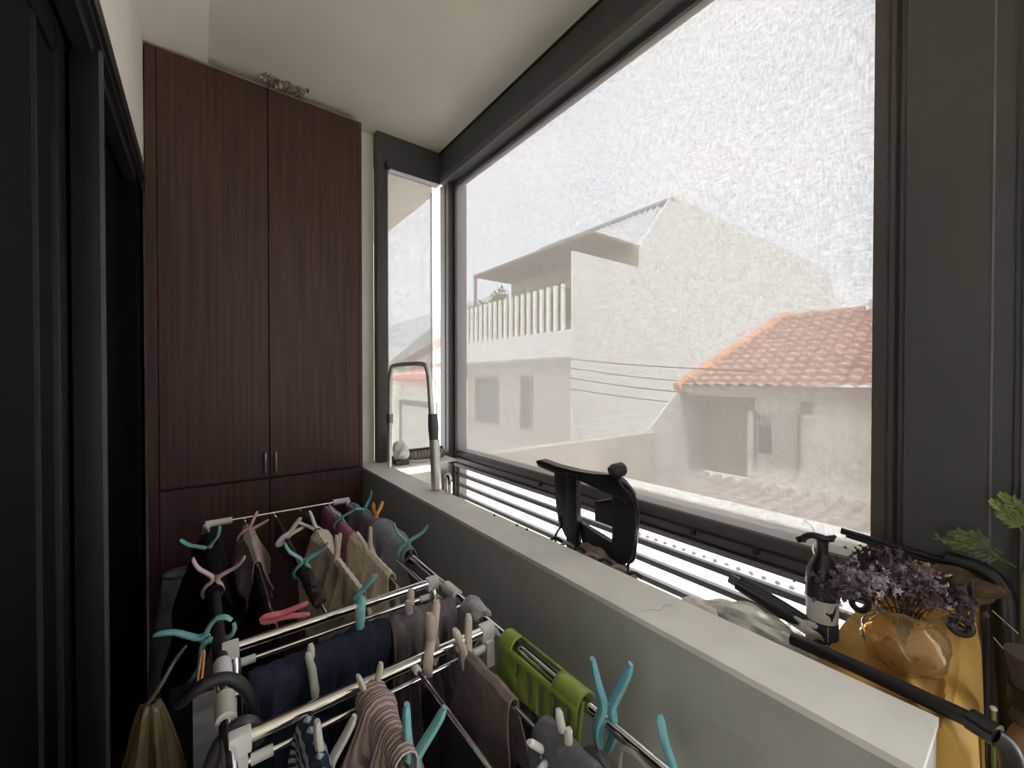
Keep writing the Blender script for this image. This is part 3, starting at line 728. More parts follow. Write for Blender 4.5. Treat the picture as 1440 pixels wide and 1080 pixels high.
peg('wing', TEAL, (XR, 1.80, PZ), D(20), D(0), D(-18), 'teal winged peg at far right corner on the blue-grey shirt', .95)
peg('wing', ORANGE, (XR + .006, 1.67, PZ + .005), D(50), D(5), D(14), 'orange yellow peg on the blue-grey shirt', .9)
peg('wing', TEAL, (XR, 1.335, PZ + .004), D(-5), D(0), D(14), 'teal winged peg at near end of the blue-grey shirt', 1.)
peg('plain', TEAL, (.354, 1.145, PZ - .012), D(40), D(35), D(30), 'small teal peg tip at near end of the third rod above the cross bar', 1.)
peg('grip', TEAL, (.285, .947, PZ - .006), D(68), D(0), D(4), 'teal peg clipped upright on the navy denim', .92)
peg('plain', GREYP, (.178, .912, PZ - .038), D(75), D(-8), D(10), 'whitish peg near left end of the navy denim', 1.15)
peg('grip', BEIGEP, (.404, .945, PZ - .022), D(60), D(0), D(-6), 'beige pink peg on the mauve shirt', .9)
peg('grip', BEIGEP, (.392, .800, PZ + .006), D(48), D(2), D(0), 'long beige peg over the middle of the front cross bar', 1.0)
peg('plain', CREAM, (.454, .760, PZ - .020), D(25), D(-6), D(-6), 'speckled cream peg holding the top of the taupe garment', 1.45)
peg('long', CREAM, (.250, .765, PZ - .034), D(10), D(-6), D(0), 'cream peg holding the rose knitted top under the cross bar', .8)
peg('long', GREYP, (.152, .690, PZ - .050), D(-8), D(-6), D(14), 'grey white peg on the striped cloth', 1.0)
peg('long', TEAL, (.266, .618, PZ - .048), D(-18), D(-8), D(18), 'teal peg low in front on the rose knitted top', 1.12)
peg('plain', GREYP, (.464, .463, PZ - .024), D(70), D(-8), D(0), 'whitish peg upright on the slate grey cloth', 1.1)
peg('plain', WPLAST, (.440, .486, PZ - .040), D(40), D(-30), D(-50), 'white peg slanting left below the slate grey cloth', 1.1)
peg('long', DTEAL, (XR + .002, .462, PZ - .010), D(-40), D(-4), D(6), 'large deep teal peg standing on the right rail beside the green holder', 1.16)
peg('wing', DTEAL, (XR + .012, .335, PZ - .045), D(60), D(0), D(0), 'deep teal peg on the near end of the right rail', .9)

# ---- green plastic holder on the right rail
gh = thing('plastic_holder', 'lime green slotted plastic holder clipped around the right rail', 'holder', (XR, .63, H))
def gsl(u, v):
    y = .122 - .244 * u
    if v < .55:      # wraps over the rail
        a = -1.0 + 3.0 * (v / .55); return V((.021 * math.sin(-a + .3) * -1 * -1, y, .021 * math.cos(-a + .3)))
    t = (v - .55) / .45
    return V((-.0205 - .016 * t, y, .002 - .085 * t - .012 * math.sin(PI * u) * t))
# half shell with an open slot, then the hanging plate with oval holes
def shell(y0, y1, a0, a1, r=.022, n=8):
    b = bmesh.new(); return grid(lambda u, v: (r * math.sin(a0 + (a1 - a0) * v), y0 + (y1 - y0) * u, r * math.cos(a0 + (a1 - a0) * v)), 6, n, b)
obj('end_sleeve', shell(.122, .080, -1.9, 1.5), GREEN, gh, solid=.004)
obj('end_sleeve', shell(-.052, -.122, -1.9, 1.5), GREEN, gh, solid=.004)
obj('back_strip', shell(.080, -.052, .35, 1.5, n=4), GREEN, gh, solid=.004)
bp_ = bmesh.new()
ys = [-.122, -.098, -.086, -.062, -.050, -.026, -.014, .010, .022, .046, .058, .122]
zs = [-.085, -.070, -.040, -.010, .004]
gv = {}
def pv(i, j):
    if (i, j) not in gv:
        t = (zs[j] - .004) / -.089
        gv[(i, j)] = bp_.verts.new((-.0215 - .010 * t, ys[i], zs[j] + (.014 * abs(ys[i]) / .122 if j == 0 else 0)))
    return gv[(i, j)]
for i in range(len(ys) - 1):
    for j in range(len(zs) - 1):
        if j == 2 and i in (1, 3, 5, 7, 9): continue
        if j == 1 and i in (1, 3, 5, 7): continue
        bp_.faces.new((pv(i, j), pv(i + 1, j), pv(i + 1, j + 1), pv(i, j + 1)))
obj('slotted_plate', bp_, GREEN, gh, solid=.005)
obj('lower_rim', tube(bmesh.new(), smooth_path([(-.0315, .122, -.070), (-.033, .06, -.082), (-.034, 0, -.088), (-.033, -.06, -.082), (-.031, -.122, -.070), (-.026, -.128, -.03), (-.012, -.125, .014)], 4), .0035, 8), GREEN, gh)

# ---- hooks and bags on the left rail
b = tube(bmesh.new(), smooth_path([(-.034, .89, .950), (-.026, .878, .962), (-.012, .87, .974), (.012, .87, .979), (.037, .87, .970), (.058, .87, .943), (.069, .87, .910), (.069, .87, .875)], 6), .0105, 12)
tag(obj('umbrella_handle', b, FOAM), 'black curved foam handle arching over the left rail', 'handle')
b = tube(bmesh.new(), smooth_path([(.000, .84, .74), (.004, .84, .83), (.012, .84, .868), (.022, .84, .888), (.040, .84, .903), (.057, .84, .903), (.069, .84, .890), (.074, .84, .860)], 6), .0115, 12)
tag(obj('cane_handle', b, GREYFOAM), 'dark grey curved tube handle below the front left joint', 'handle')
wb = thing('storage_bag', 'black upright bag with a white printed panel beside the left rail', 'bag', (-.005, 1.045, .40))
obj('bag_body', box(-.052, .034, -.02, .03, -.38, .474), K_BLACK, wb, bevel=.010)
obj('white_panel', box(-.014, .032, -.0235, -.019, -.10, .468), mat('white_printed_panel', (.50, .50, .49), .6, col2=(.22, .22, .22), scale=9, stretch=(.6, 1, 3), detail=6), wb)
def bagf(u, v):
    a = 2 * PI * u; z = -.42 * v
    r = .010 + .050 * min(1, v * 1.3) ** .8
    w = 1 + .22 * math.sin(5 * a + v * 4) + .12 * math.sin(9 * a + 1)
    return (r * w * math.cos(a), .65 * r * w * math.sin(a), z)
yb = thing('plastic_bag', 'olive yellow plastic bag hanging at left of the rack', 'bag', (-.072, .90, .962))
obj('bag_body', grid(bagf, 48, 24), YBAG, yb, solid=.002)
obj('handle_strap', tube(bmesh.new(), smooth_path([(-.006, 0, -.004), (.012, .006, .018), (.030, .02, .045), (.046, .05, .050)], 5), .0035, 6, up=(0, 1, 0), r2=.002), mat('strap_dim', (.045, .036, .022), .5), yb)
tag(obj('cord_loop', tube(bmesh.new(), smooth_path([(-.004, 0, 0), (.0, .004, .03), (.006, .008, .072), (.010, .006, .074), (.006, 0, .03), (.002, -.004, -.006)], 5), .0022, 6), mat('orange_cord', (.60, .30, .10), .6), None, (-.010, 1.0, .885)), 'orange cord loop hanging beside the left rail', 'cord')
def lbag(u, v):
    a = 2 * PI * u; z = .70 * v
    r = 1 - .45 * max(0, v - .62) / .38
    return (.10 * r * math.cos(a) * (1 + .03 * math.sin(4 * a + 6 * v)), .09 * r * math.sin(a), z)
lb = thing('laundry_basket', 'dim grey fabric laundry bag standing before the wardrobe at far left', 'basket', (-.075, 2.17, 0))
obj('bag_body', grid(lbag, 32, 14), mat('grey_woven', (.26, .26, .25), .9, noise=.2, scale=25), lb, solid=.004)
obj('rim', tube(bmesh.new(), [(.056 * math.cos(a), .05 * math.sin(a), .70) for a in [2 * PI * k / 24 for k in range(24)]], .006, 6, closed=True), mat('grey_rim', (.12, .12, .12), .8), lb)

# hanger hooked below the deep teal peg
b = tube(bmesh.new(), smooth_path([(.0, -.05, -.16), (.0, -.052, -.10), (0, -.040, -.058), (0, -.008, -.040), (0, .026, -.055), (0, .042, -.09), (0, .045, -.16)], 6), .0075, 10, up=(1, 0, 0), r2=.011)
hg = thing('clothes_hanger', 'grey rounded plastic hanger under the deep teal peg', 'hanger', (XR - .02, .462, H - .005))
obj('hanger_frame', b, mat('hanger_grey', (.16, .155, .15), .5), hg)
obj('inner_hook', tube(bmesh.new(), smooth_path([(.004, -.012, -.12), (.004, -.010, -.07), (.006, 0, -.045), (.012, .004, -.01), (.02, 0, .014)], 5), .004, 8), DTEAL, hg)
b = tube(bmesh.new(), smooth_path([(-.012, .012, -.10), (-.004, .010, -.04), (.0, .0, .004), (.006, -.06, -.012), (.008, -.14, -.05)], 5), .004, 8)
tag(obj('wire_hanger', b, mat('grey_wire', (.3, .29, .28), .4)), 'thin grey hanger wire running along the near right rail', 'hanger').location = (XR - .015, .41, H - .004)

# ================================================================== THINGS ON AND BEHIND THE LEDGE
# black folded frame
X0 = 1.0
bf = thing('bracket_frame', 'black plastic bracket frame with round knob standing behind the ledge', 'frame', (X0, .9, .72))
def bpanel(n, poly, x0, x1, m=BLACKP, bev=.004, parent=None):
    bm = prism([(y - .9, z - .72) for y, z in poly], 'x', x0 - X0, x1 - X0)
    return obj(n, bm, m, parent or bf, bevel=bev)
bpanel('top_rail', [(1.150, 1.197), (1.135, 1.178), (1.055, 1.172), (.93, 1.168), (.86, 1.158), (.80, 1.150), (.735, 1.132), (.735, 1.165), (.77, 1.196), (.80, 1.212), (.86, 1.202), (.95, 1.196), (1.05, 1.197), (1.13, 1.205)], .985, 1.025)
bpanel('centre_strap', [(.985, 1.185), (.934, 1.185), (.926, .74), (.972, .74)], .975, 1.0)
bpanel('side_panel', [(1.068, 1.18), (1.0, 1.18), (.985, 1.0), (.98, .935), (1.01, .955), (1.045, 1.0), (1.055, 1.06)], 1.0, 1.018)
# D-shaped plate made of connected limbs
bpanel('curved_side', [(.800, 1.16), (.77, 1.175), (.735, 1.165), (.714, 1.13), (.712, 1.07), (.722, 1.0), (.738, .962), (.765, .945), (.79, .955), (.80, 1.0), (.796, 1.05)], .990, 1.012)
bpanel('hinge_block', [(.870, 1.112), (.79, 1.140), (.785, 1.05), (.868, 1.050)], .992, 1.010)
bpanel('lower_limb', [(.935, 1.03), (.925, .965), (.84, .950), (.76, .942), (.755, .978), (.80, 1.004), (.86, 1.008)], .992, 1.012)
obj('knob', tube(bmesh.new(), [(-.020, -.108, .500), (-.012, -.110, .504), (.016, -.120, .508), (.022, -.122, .509)], [.017, .021, .021, .017], 18), FOAM, bf)
WIREK = mat('black_wire', (.01, .01, .01), .4)
obj('wire_leg', tube(bmesh.new(), smooth_path([(0, .135, .30), (0, .128, .268), (0, .150, .235), (0, .156, .20), (0, .145, .02), (0, .10, .008)], 5), .0045, 8), WIREK, bf)
obj('wire_leg', tube(bmesh.new(), smooth_path([(0, -.12, .475), (0, -.165, .455), (0, -.186, .41), (0, -.182, .33), (0, -.176, .26), (0, -.156, .235), (0, -.154, .20), (0, -.14, .02)], 5), .0045, 8), WIREK, bf)
# mauve bundle below it
mb = thing('mesh_bundle', 'mauve netted cloth bundle behind the ledge under the black frame', 'bundle', (1.0, .86, .72))
def arcs(u, v):
    y = .20 - .39 * u; r = math.sin(PI * min(1, max(0, u))) ** .45
    a = PI * v
    return (.075 * math.cos(a) * (.5 + .5 * r), y + .01 * math.sin(9 * a), .252 * r * (math.sin(a) ** .6) + .006 * math.sin(40 * u + 6 * a))
obj('net_cover', grid(arcs, 40, 16), mat('mauve_net', (.26, .20, .20), .9, noise=.35, scale=22, bump=.6), mb, solid=.004)
for k in range(7):
    y = .17 - .052 * k
    obj('rope_stitch', tube(bmesh.new(), smooth_path([(-.055, y, .200), (-.066, y - .012, .230), (-.050, y - .028, .244), (-.035, y - .045, .232)], 4), .005, 6), mat('rope_grey', (.35, .31, .30), .9) if k % 2 else mat('rope_dark', (.05, .035, .035), .9), mb)

# chrome frame standing on the ledge at the far end
cf = thing('chrome_frame', 'shiny steel inverted U tube frame standing on the ledge by narrow window', 'frame', (.83, 1.62, Z_LEDGE))
U = [(0, .60, 0), (-.002, .59, .28), (.0, .585, .48), (.0, .565, .545), (.0, .52, .566), (.0, .30, .570), (.0, .15, .562), (0, .115, .535), (0, .095, .48), (0, .07, .30), (0, .045, .18), (0, .03, .005)]
ur = bmesh.new(); tube(ur, smooth_path(U, 6), .0125, 14)
ALU = mat('satin_aluminium', (.74, .74, .73), .38, .75, .04, 30)
obj('loop_tube', ur, ALU, cf)
obj('leg_sleeve', rod((.0, .046, .22), (.0, .026, .002), .0225, 16), ALU, cf)
obj('clamp', tube(bmesh.new(), [(0, .062, .335), (0, .056, .275), (0, .050, .215)], [.021, .024, .020], 14), mat('grey_clamp', (.10, .10, .10), .4), cf)
obj('clamp', tube(bmesh.new(), [(0, .59, .30), (0, .592, .25)], .018, 12), mat('steel_clamp', (.35, .35, .35), .35, 1.), cf)
obj('short_leg', tube(bmesh.new(), smooth_path([(.020, -.030, .0), (.020, -.030, .052), (.020, -.034, .066), (.020, -.046, .072), (.020, -.058, .066), (.020, -.062, .052), (.020, -.062, .0)], 4), .0105, 12), CHROME, cf)
# crumpled white bag and dark roll
pb = thing('paper_bag', 'crumpled white paper bag on dark base beside the steel frame', 'bag', (.915, 2.27, Z_LEDGE))
obj('bag_body', blob((0, 0, .076), (.047, .042, .056), 9, .35, 3, freq=2.6), mat('crumpled_white', (.85, .84, .82), .6, bump=.6, scale=20), pb)
obj('base', prism([(-.044, -.04), (.036, -.044), (.042, .03), (-.036, .036)], 'z', 0, .026), mat('dark_base', (.10, .09, .08), .7), pb, bevel=.004)
wr = thing('cloth_roll', 'dark rolled mat with pale stripes lying on the far corner of the ledge', 'roll', (1.06, 2.30, Z_LEDGE))
obj('rolled_mat', tube(bmesh.new(), [(-.075, 0, .034), (.0, 0, .034), (.14, 0, .034)], [.030, .033, .031], 18), stripe_mat('dark_striped_roll', ((.15, .13, .11), (.34, .30, .26)), 'X', 14, distort=9.), wr)
obj('white_edge', tube(bmesh.new(), smooth_path([(-.10, .03, .005), (-.06, -.03, .008), (0, -.04, .006), (.06, -.042, .006)], 4), .006, 8), WPLAST, wr)
obj('top_strap', box(-.08, .14, -.012, .012, .066, .074), RUBBER, wr)
# little grit on the sill
for i, (x, y, s) in enumerate(((.835, 1.20, .004), (.836, 1.07, .005), (.838, 1.02, .004))):
    tag(obj('gravel_bit', blob((0, 0, s * .6), (s, s * 1.3, s), i, .3, 1), mat('gravel_dark', (.05, .05, .05), .9), None, (x, y, Z_LEDGE)), ('dark grit speck at back edge of the ledge, farthest of three', 'dark grit speck at back edge of the ledge, middle of three', 'dark grit speck at back edge of the ledge, nearest the black frame')[i], 'grit', 'grit on the ledge')

# wrapped packages and folded umbrella behind the ledge
FILM = film_mat('clear_wrap', (.78, .77, .74), .62)
pk = thing('wrapped_package', 'bundle in clear crinkled plastic wrap lying behind the ledge', 'package', (.93, .38, .72))
b = bmesh.new()
def wrapf(u, v):
    a = 2 * PI * v; y = .125 - .25 * u
    r = .036 * math.sin(PI * (.06 + .90 * u)) ** .4
    k = 1 + .16 * math.sin(3 * a + 9 * u) + .10 * math.sin(7 * a - 14 * u) + .05 * math.sin(13 * a)
    return (r * k * math.cos(a), y, .235 + .02 * math.sin(PI * u) + r * k * .9 * math.sin(a))
obj('plastic_wrap', grid(wrapf, 40, 40, b), FILM, pk, solid=.001)
obj('contents', tube(bmesh.new(), [(0, .10, .238), (0, .03, .248), (0, -.06, .252), (0, -.11, .245)], [.012, .026, .028, .02], 14), mat('pale_contents', (.52, .50, .47), .8, col2=(.25, .25, .25), scale=14), pk)
obj('beige_core', tube(bmesh.new(), [(0, -.080, .240), (0, -.108, .244)], [.031, .030], 16), mat('beige_card', (.58, .50, .40), .7), pk)
obj('prop', box(-.025, .025, -.10, .10, 0, .235), mat('hidden_carton', (.3, .27, .23), .8), pk)
um = thing('folded_umbrella', 'folded black umbrella lying slanted behind the ledge beside the grille', 'umbrella', (.98, .34, 1.0))
b = bmesh.new()
for k in range(3):
    dx = (-.012, .0, .012)[k]
    tube(b, [(dx, .085, .030 + .003 * k), (dx, .0, .012), (dx, -.08, -.012 + .002 * k)], [.009, .012, .010], 8)
obj('canopy', b, BLACKP, um)
obj('ferrule', rod((0, .085, .032), (0, .104, .036), .012, 10), mat('ferrule_grey', (.06, .06, .06), .3), um)
b = blob((0, 0, 0), (.020, .028, .018), 12, .5, 3, freq=3)
tag(obj('clear_bag', b, FILM, None, (.965, .295, .995)), 'small scrunched clear plastic bag beside the spray bottle', 'bag')
tag(obj('white_wrap', blob((0, 0, 0), (.022, .045, .016), 15, .4, 3, freq=2.5), mat('white_tissue', (.75, .70, .62), .8), None, (.90, .475, .978)), 'off-white crumpled wrap at far end of the clear wrapped bundle', 'wrap')

# spray bottle
sb = thing('spray_bottle', 'white and navy spray bottle with black hooked nozzle behind the ledge', 'bottle', (1.0, .272, .72))
obj('bottle_body', lathe([(.024, 0), (.0265, .006), (.0265, .325), (.026, .33)], 28), WPLAST, sb)
NAVY = mat('navy_label', (.025, .035, .065), .5)
lbn = obj('lower_label', lathe([(.0268, .20), (.0272, .203), (.0272, .292), (.0268, .295)], 28), NAVY, sb, label='navy lower label')
obj('upper_label', lathe([(.0268, .296), (.0270, .298), (.0270, .345), (.0262, .348)], 28), mat('grey_white_label', (.58, .57, .55), .5), sb)
obj('shoulder', lathe([(.0288, .340), (.0292, .346), (.0285, .372), (.0275, .392), (.019, .412), (.0125, .424), (.011, .428)], 28), BLACKP, sb, label='black shrouded shoulder')
obj('neck', lathe([(.011, .42), (.0095, .43), (.0095, .448), (.011, .455)], 16), BLACKP, sb)
nz = obj('nozzle', tube(bmesh.new(), smooth_path([(.004, -.016, .462), (.002, -.006, .458), (-.001, .006, .460), (-.003, .020, .459), (-.004, .030, .452), (-.005, .034, .444)], 4), [.0065] * 21, 10), BLACKP, sb)
obj('nozzle_tip', rod((-.005, .034, .448), (-.006, .042, .443), .0065, 10), BLACKP, nz)
obj('trigger', tube(bmesh.new(), smooth_path([(0, .010, .455), (-.001, .016, .435), (-.001, .012, .418), (0, .006, .408)], 4), .0018, 6), CHROME, sb)
obj('rear_spur', tube(bmesh.new(), [(.003, -.012, .460), (.005, -.020, .468)], [.006, .003], 8), BLACKP, nz)
obj('string', tube(bmesh.new(), smooth_path([(-.002, .012, .464), (-.004, .018, .478), (-.006, .030, .488)], 4), .0006, 5), mat('string_brown', (.25, .16, .12), .8), sb)
# label marks, on the side turned to the room
cu = bpy.data.curves.new('lettering', 'FONT'); cu.body = 'S6'; cu.size = .020; cu.extrude = .0004; cu.align_x = 'CENTER'
t0 = bpy.data.objects.new('lettering_source', cu); C.objects.link(t0)
tm = bpy.data.meshes.new_from_object(t0.evaluated_get(bpy.context.evaluated_depsgraph_get()))
bpy.data.objects.remove(t0)
tm.materials.clear(); tm.materials.append(mat('lettering_white', (.75, .75, .75), .5))
tx = bpy.data.objects.new('lettering', tm); C.objects.link(tx); tx.parent = sb
dirv = V((-1.0, -.31, 0)).normalized(); az = math.atan2(dirv.y, dirv.x)
def on_label(a_off, z, rr=.0276): 
    a = az + a_off; return V((rr * math.cos(a), rr * math.sin(a), z)), a
q, a = on_label(.42, .243); tx.location = q; tx.rotation_euler = (PI / 2, 0, a + PI / 2)
def onlab(pts, rr=.0276):
    bm = bmesh.new(); vs = []
    for ao, z in pts: vs.append(bm.verts.new(on_label(ao, z, rr)[0]))
    bm.faces.new(vs); return bm
obj('triangle_mark', onlab([(.15, .318), (.95, .334), (.80, .318), (.55, .302), (.45, .312)]), NAVY, sb, solid=.0006)
obj('thin_stripe', onlab([(.30, .262), (.34, .262), (.34, .292), (.30, .292)]), mat('lettering_white', (.75, .75, .75), .5), sb, solid=.0006)
obj('pale_mark', onlab([(-.5, .225), (-.1, .222), (.1, .236), (-.1, .246), (-.45, .242)]), mat('label_grey_blue', (.22, .25, .30), .5), sb, solid=.0006)

# folding trolley frame with cloth, right foreground
tr = thing('folding_trolley', 'black tube folding trolley lying in the recess at right', 'trolley', (1.05, .15, .72))
O = V((1.05, .15, .72))
def tpart(n, bm, m=BLACKP, **k): return obj(n, rel(bm), m, tr, **k)
tpart('front_tube', tube(bmesh.new(), [(.893, .290, 1.006), (.885, .19, 1.010), (.873, .05, 1.012)], .0115, 14))
tpart('end_tube', tube(bmesh.new(), smooth_path([(.868, .040, 1.008), (.875, .026, .99), (.90, .022, .90), (.905, .02, .722)], 5), .0125, 12))
tpart('corner_joint', tube(bmesh.new(), [(.876, .062, 1.012), (.867, .036, 1.010)], .0155, 14), mat('joint_black', (.02, .02, .02), .2))
tpart('back_bar', rod((1.24, .300, 1.131), (1.24, .052, 1.113), .0075, 10))
tpart('back_bar', rod((1.232, .288, 1.124), (1.232, .06, 1.106), .0045, 8))
tpart('back_post', rod((1.24, .215, 1.12), (1.24, .215, .722), .005, 8))
tpart('arch_tube', tube(bmesh.new(), smooth_path([(1.245, .125, 1.122), (1.243, .072, 1.116), (1.236, .050, 1.088), (1.215, .044, 1.02), (1.195, .036, .92), (1.18, .022, .725)], 6), .0165, 12))
tpart('platform', box(.878, 1.18, .112, .245, .955, .972), mat('platform_board', (.05, .05, .05), .6))
for x, y in ((.90, .235), (1.16, .235)):
    tpart('leg', rod((x, y, .722), (x, y, .955), .008, 8))
tpart('wire_frame', tube(bmesh.new(), [(1.168, .180, 1.060), (1.142, .088, 1.030), (1.140, .081, 1.032), (1.155, .080, 1.075), (1.17, .082, 1.115)], .0032, 6), WIREK)
tpart('wire_frame', tube(bmesh.new(), [(1.150, .089, 1.042), (1.162, .091, 1.11)], .0024, 6), WIREK)
WH = mat('wheel_black', (.012, .012, .013), .45)
def ring(c, n, R_, r_):
    n = V(n).normalized(); a = n.orthogonal().normalized(); b = n.cross(a)
    return tube(bmesh.new(), [V(c) + a * R_ * math.cos(t) + b * R_ * math.sin(t) for t in [2 * PI * k / 24 for k in range(24)]], r_, 8, closed=True)
wv = V((1.05, .2, 1.05)) - V((0, 0, 1.5))
tpart('wheel', ring((1.12, .238, 1.020), (-1, -.15, .45), .0135, .0065), WH)
tpart('wheel', ring((1.135, .094, 1.036), (-1, -.35, .65), .0135, .0068), WH)
tpart('axle', rod((1.128, .100, 1.040), (1.165, .122, 1.062), .004, 8), WH)

yc = thing('tablecloth', 'ochre yellow cloth spread over the trolley platform at right', 'cloth', (1.0, .13, .975))
def clothtop(u, v):
    # u: X from the parapet side outwards, v: Y from the camera end to the far end; overhang on every side
    x = .835 + .40 * u; y = .060 + .020 * u + (.202 - .020 * u) * v
    z = .984 + .006 * math.sin(9 * u + 3 * v) + .004 * math.sin(17 * v + 5 * u)
    back = max(0, (x - 1.10) / .135)
    z += back ** 1.4 * (.125 * (1 - v) ** 1.3 - .01 * v)
    z += .010 * math.exp(-((v - .25 - .35 * u) / .05) ** 2) + .007 * math.exp(-((v - .12 - .1 * u) / .03) ** 2)
    if u < .06: z -= .16 * ((.06 - u) / .06) ** 1.2; x = .852 + (.0 if u > 0 else 0)
    if v < .10: z -= .24 * ((.10 - v) / .10) ** 1.1; y = .062 + .020 * u - .010 * (1 - v / .1) ** .5 + .004 * math.sin(22 * u)
    if v > .95: z -= .05 * ((v - .95) / .05)
    z = max(z, .735)
    return V((x, y, z)) - V((1.0, .13, .975))
obj('cloth_sheet', grid(clothtop, 70, 70), YELLOW, yc, solid=.003)

# amber vase with dried purple flowers
vs_ = thing('glass_vase', 'squat amber glass vase on the yellow cloth holding purple flowers', 'vase', (.998, .150, .990))
wobv = lambda a, z: .05 * math.sin(6 * a + z * 40) + (.10 * math.sin(9 * a) * max(0, (z - .085) / .03))
obj('vase_body', lathe([(.030, 0), (.046, .006), (.056, .022), (.060, .042), (.056, .062), (.045, .076), (.036, .084), (.042, .096), (.054, .110), (.051, .109), (.038, .096), (.032, .084), (.041, .073), (.051, .058), (.055, .042), (.051, .024), (.042, .011), (.02, .008)], 48, wob=wobv), glass_mat('amber_glass', (.93, .74, .40)), vs_)
AMB = mat('amber_relief', (.42, .25, .07), .2, noise=.25, scale=30)
b = bmesh.new()
tube(b, [(-.052 * math.cos(t * .9 - .5), -.052 * math.sin(t * .9 - .5) - .006, .048 + .014 * math.sin(t * 6)) for t in [k / 12 for k in range(13)]], .003, 6)
obj('relief', b, AMB, vs_)
fl = thing('dried_bouquet', 'bunch of dried purple flowers in the amber vase', 'flowers', (.998, .150, 1.07))
PUR = mat('dried_purple', (.13, .085, .105), .9, noise=.4, scale=40); PUR2 = mat('lilac_glint', (.42, .36, .40), .9, noise=.3, scale=40)  # pale lilac heads paint in the glints of the bouquet
PUR3 = mat('dark_plum', (.045, .025, .032), .9, noise=.3, scale=40)
rnd = random.Random(3)
tips = [(.03, .0, .035), (.05, .02, .045), (.0, .035, .05), (-.045, .095, .030), (-.055, .070, .050), (-.02, .06, .060), (.02, .050, .085), (.05, .03, .080), (.04, -.01, .065), (.07, -.02, .055), (.085, -.045, .035), (.10, -.055, .012), (.0, .02, .09), (-.03, .03, .065), (.06, .055, .07), (.03, -.03, .045), (.10, .0, .05), (-.005, .085, .04)]
for i, tpp in enumerate(tips):
    tp = V(tpp)
    sp = obj('sprig', tube(bmesh.new(), smooth_path([(0, 0, -.045), tp * .3, tp * .7 + V((0, 0, .008)), tp], 4), .0016, 5), PUR3, fl)
    b = bmesh.new()
    for q in range(64):
        d = V((rnd.gauss(0, .017), rnd.gauss(0, .016), rnd.gauss(0, .012)))
        c = tp + d; s = rnd.uniform(.0030, .0070)
        nrm = Euler((rnd.uniform(0, 6), rnd.uniform(0, 6), rnd.uniform(0, 6))).to_matrix()
        # five-petal floret, cupped
        ctr = b.verts.new(c)
        rim = [b.verts.new(c + nrm @ V((s * (1.25 if k % 2 == 0 else .55) * math.cos(k * PI / 5), s * (1.25 if k % 2 == 0 else .55) * math.sin(k * PI / 5), s * .5))) for k in range(10)]
        for k in range(10): b.faces.new((ctr, rim[k], rim[(k + 1) % 10]))
    stuff(obj('flower_head', b, (PUR, PUR2, PUR3, PUR)[i % 4], sp))
# fern fronds and log at the right edge
FERN = mat('fern_green', (.10, .125, .045), .7, noise=.3, scale=30)
FERN2 = mat('fern_yellow_green', (.17, .21, .065), .7, noise=.25, scale=30)
def frond(tip, root, n, m, parent, wid=.03, droop=.01):
    A, B = V(root), V(tip); b = bmesh.new(); rnd = random.Random(n)
    tube(b, [A, A.lerp(B, .5) + V((0, 0, droop)), B], [.0014, .0011, .0006], 5)
    side = (B - A).cross(V((1, .2, 0))).normalized(); dirn = (B - A).normalized()
    for k in range(n):
        t = .25 + .75 * k / n; c = A.lerp(B, t) + V((0, 0, droop * 4 * t * (1 - t)))
        for s in (-1, 1):
            l = wid * (1.15 - t) * rnd.uniform(.7, 1.2)
            e = c + side * s * l * .8 + dirn * l * .7 + V((rnd.uniform(-.006, .006), 0, rnd.uniform(-.004, .006)))
            w = dirn * .0035
            m_ = c.lerp(e, .5)
            b.faces.new([b.verts.new(v) for v in (c, m_ + w, e, m_ - w)])
    return obj('frond', b, m, parent)
fp = thing('fern_plant', 'green fern with feathery fronds at the right edge by the grey column', 'plant', (1.19, .015, .72))
r0 = (0, 0, .30)
frond((-.035, .120, .465), (.0, .02, .44), 20, FERN, fp, .026)
frond((-.030, .100, .478), (.0, .03, .455), 18, FERN, fp, .026)
frond((-.02, .095, .448), (.0, .015, .435), 18, FERN, fp, .022)
frond((-.04, .046, .560), (-.03, .0, .50), 16, FERN2, fp, .024, .004)
frond((-.03, .036, .572), (-.03, -.01, .52), 16, FERN2, fp, .024, .004)
frond((-.035, .040, .535), (-.03, -.005, .515), 14, FERN2, fp, .020, .004)
obj('stalk', tube(bmesh.new(), smooth_path([(0, 0, 0), (.0, .004, .25), (-.02, .002, .45), (-.03, -.006, .54)], 4), .007, 8), mat('stalk_green', (.14, .16, .08), .8), fp)
lg = thing('driftwood_piece', 'brown weathered wood piece behind the purple flowers', 'wood', (1.20, .105, 1.075))
obj('wood_chunk', blob((0, 0, .02), (.028, .055, .026), 31, .4, 3, freq=2.2), mat('weathered_wood', (.11, .07, .035), .85, noise=.4, scale=18, bump=.6), lg)
obj('split_end', blob((-.012, .045, .034), (.016, .018, .010), 32, .4, 2), mat('pale_wood', (.32, .22, .11), .85, noise=.3, scale=20), lg)
for i, (p0, p1, lab) in enumerate((((1.19, .058, 1.062), (1.16, .026, 1.045), 'upper pale string tied to the arch of the trolley'), ((1.17, .055, 1.020), (1.14, .026, .995), 'lower pale string tied to the arch of the trolley'))):
    tag(obj('string', rod(p0, p1, .0009, 6), mat('pale_string', (.6, .6, .58), .6)), lab, 'string', 'pale strings')
sw = thing('plant_pick', 'thin green stick with pearl tip beside the trolley corner', 'stick', (1.005, .045, .86))
obj('stick', rod((0, 0, 0), (.01, .002, .105), .003, 8), mat('stick_green', (.14, .19, .08), .6), sw)
obj('pearl', blob((.0105, .002, .108), (.0045, .0045, .0045), 1, 0, 2), mat('pearl_grey', (.6, .6, .6), .2), sw)
fb = thing('floral_bag', 'red and cream patterned cloth bag at far right beside the trolley corner', 'bag', (1.052, .004, .70))
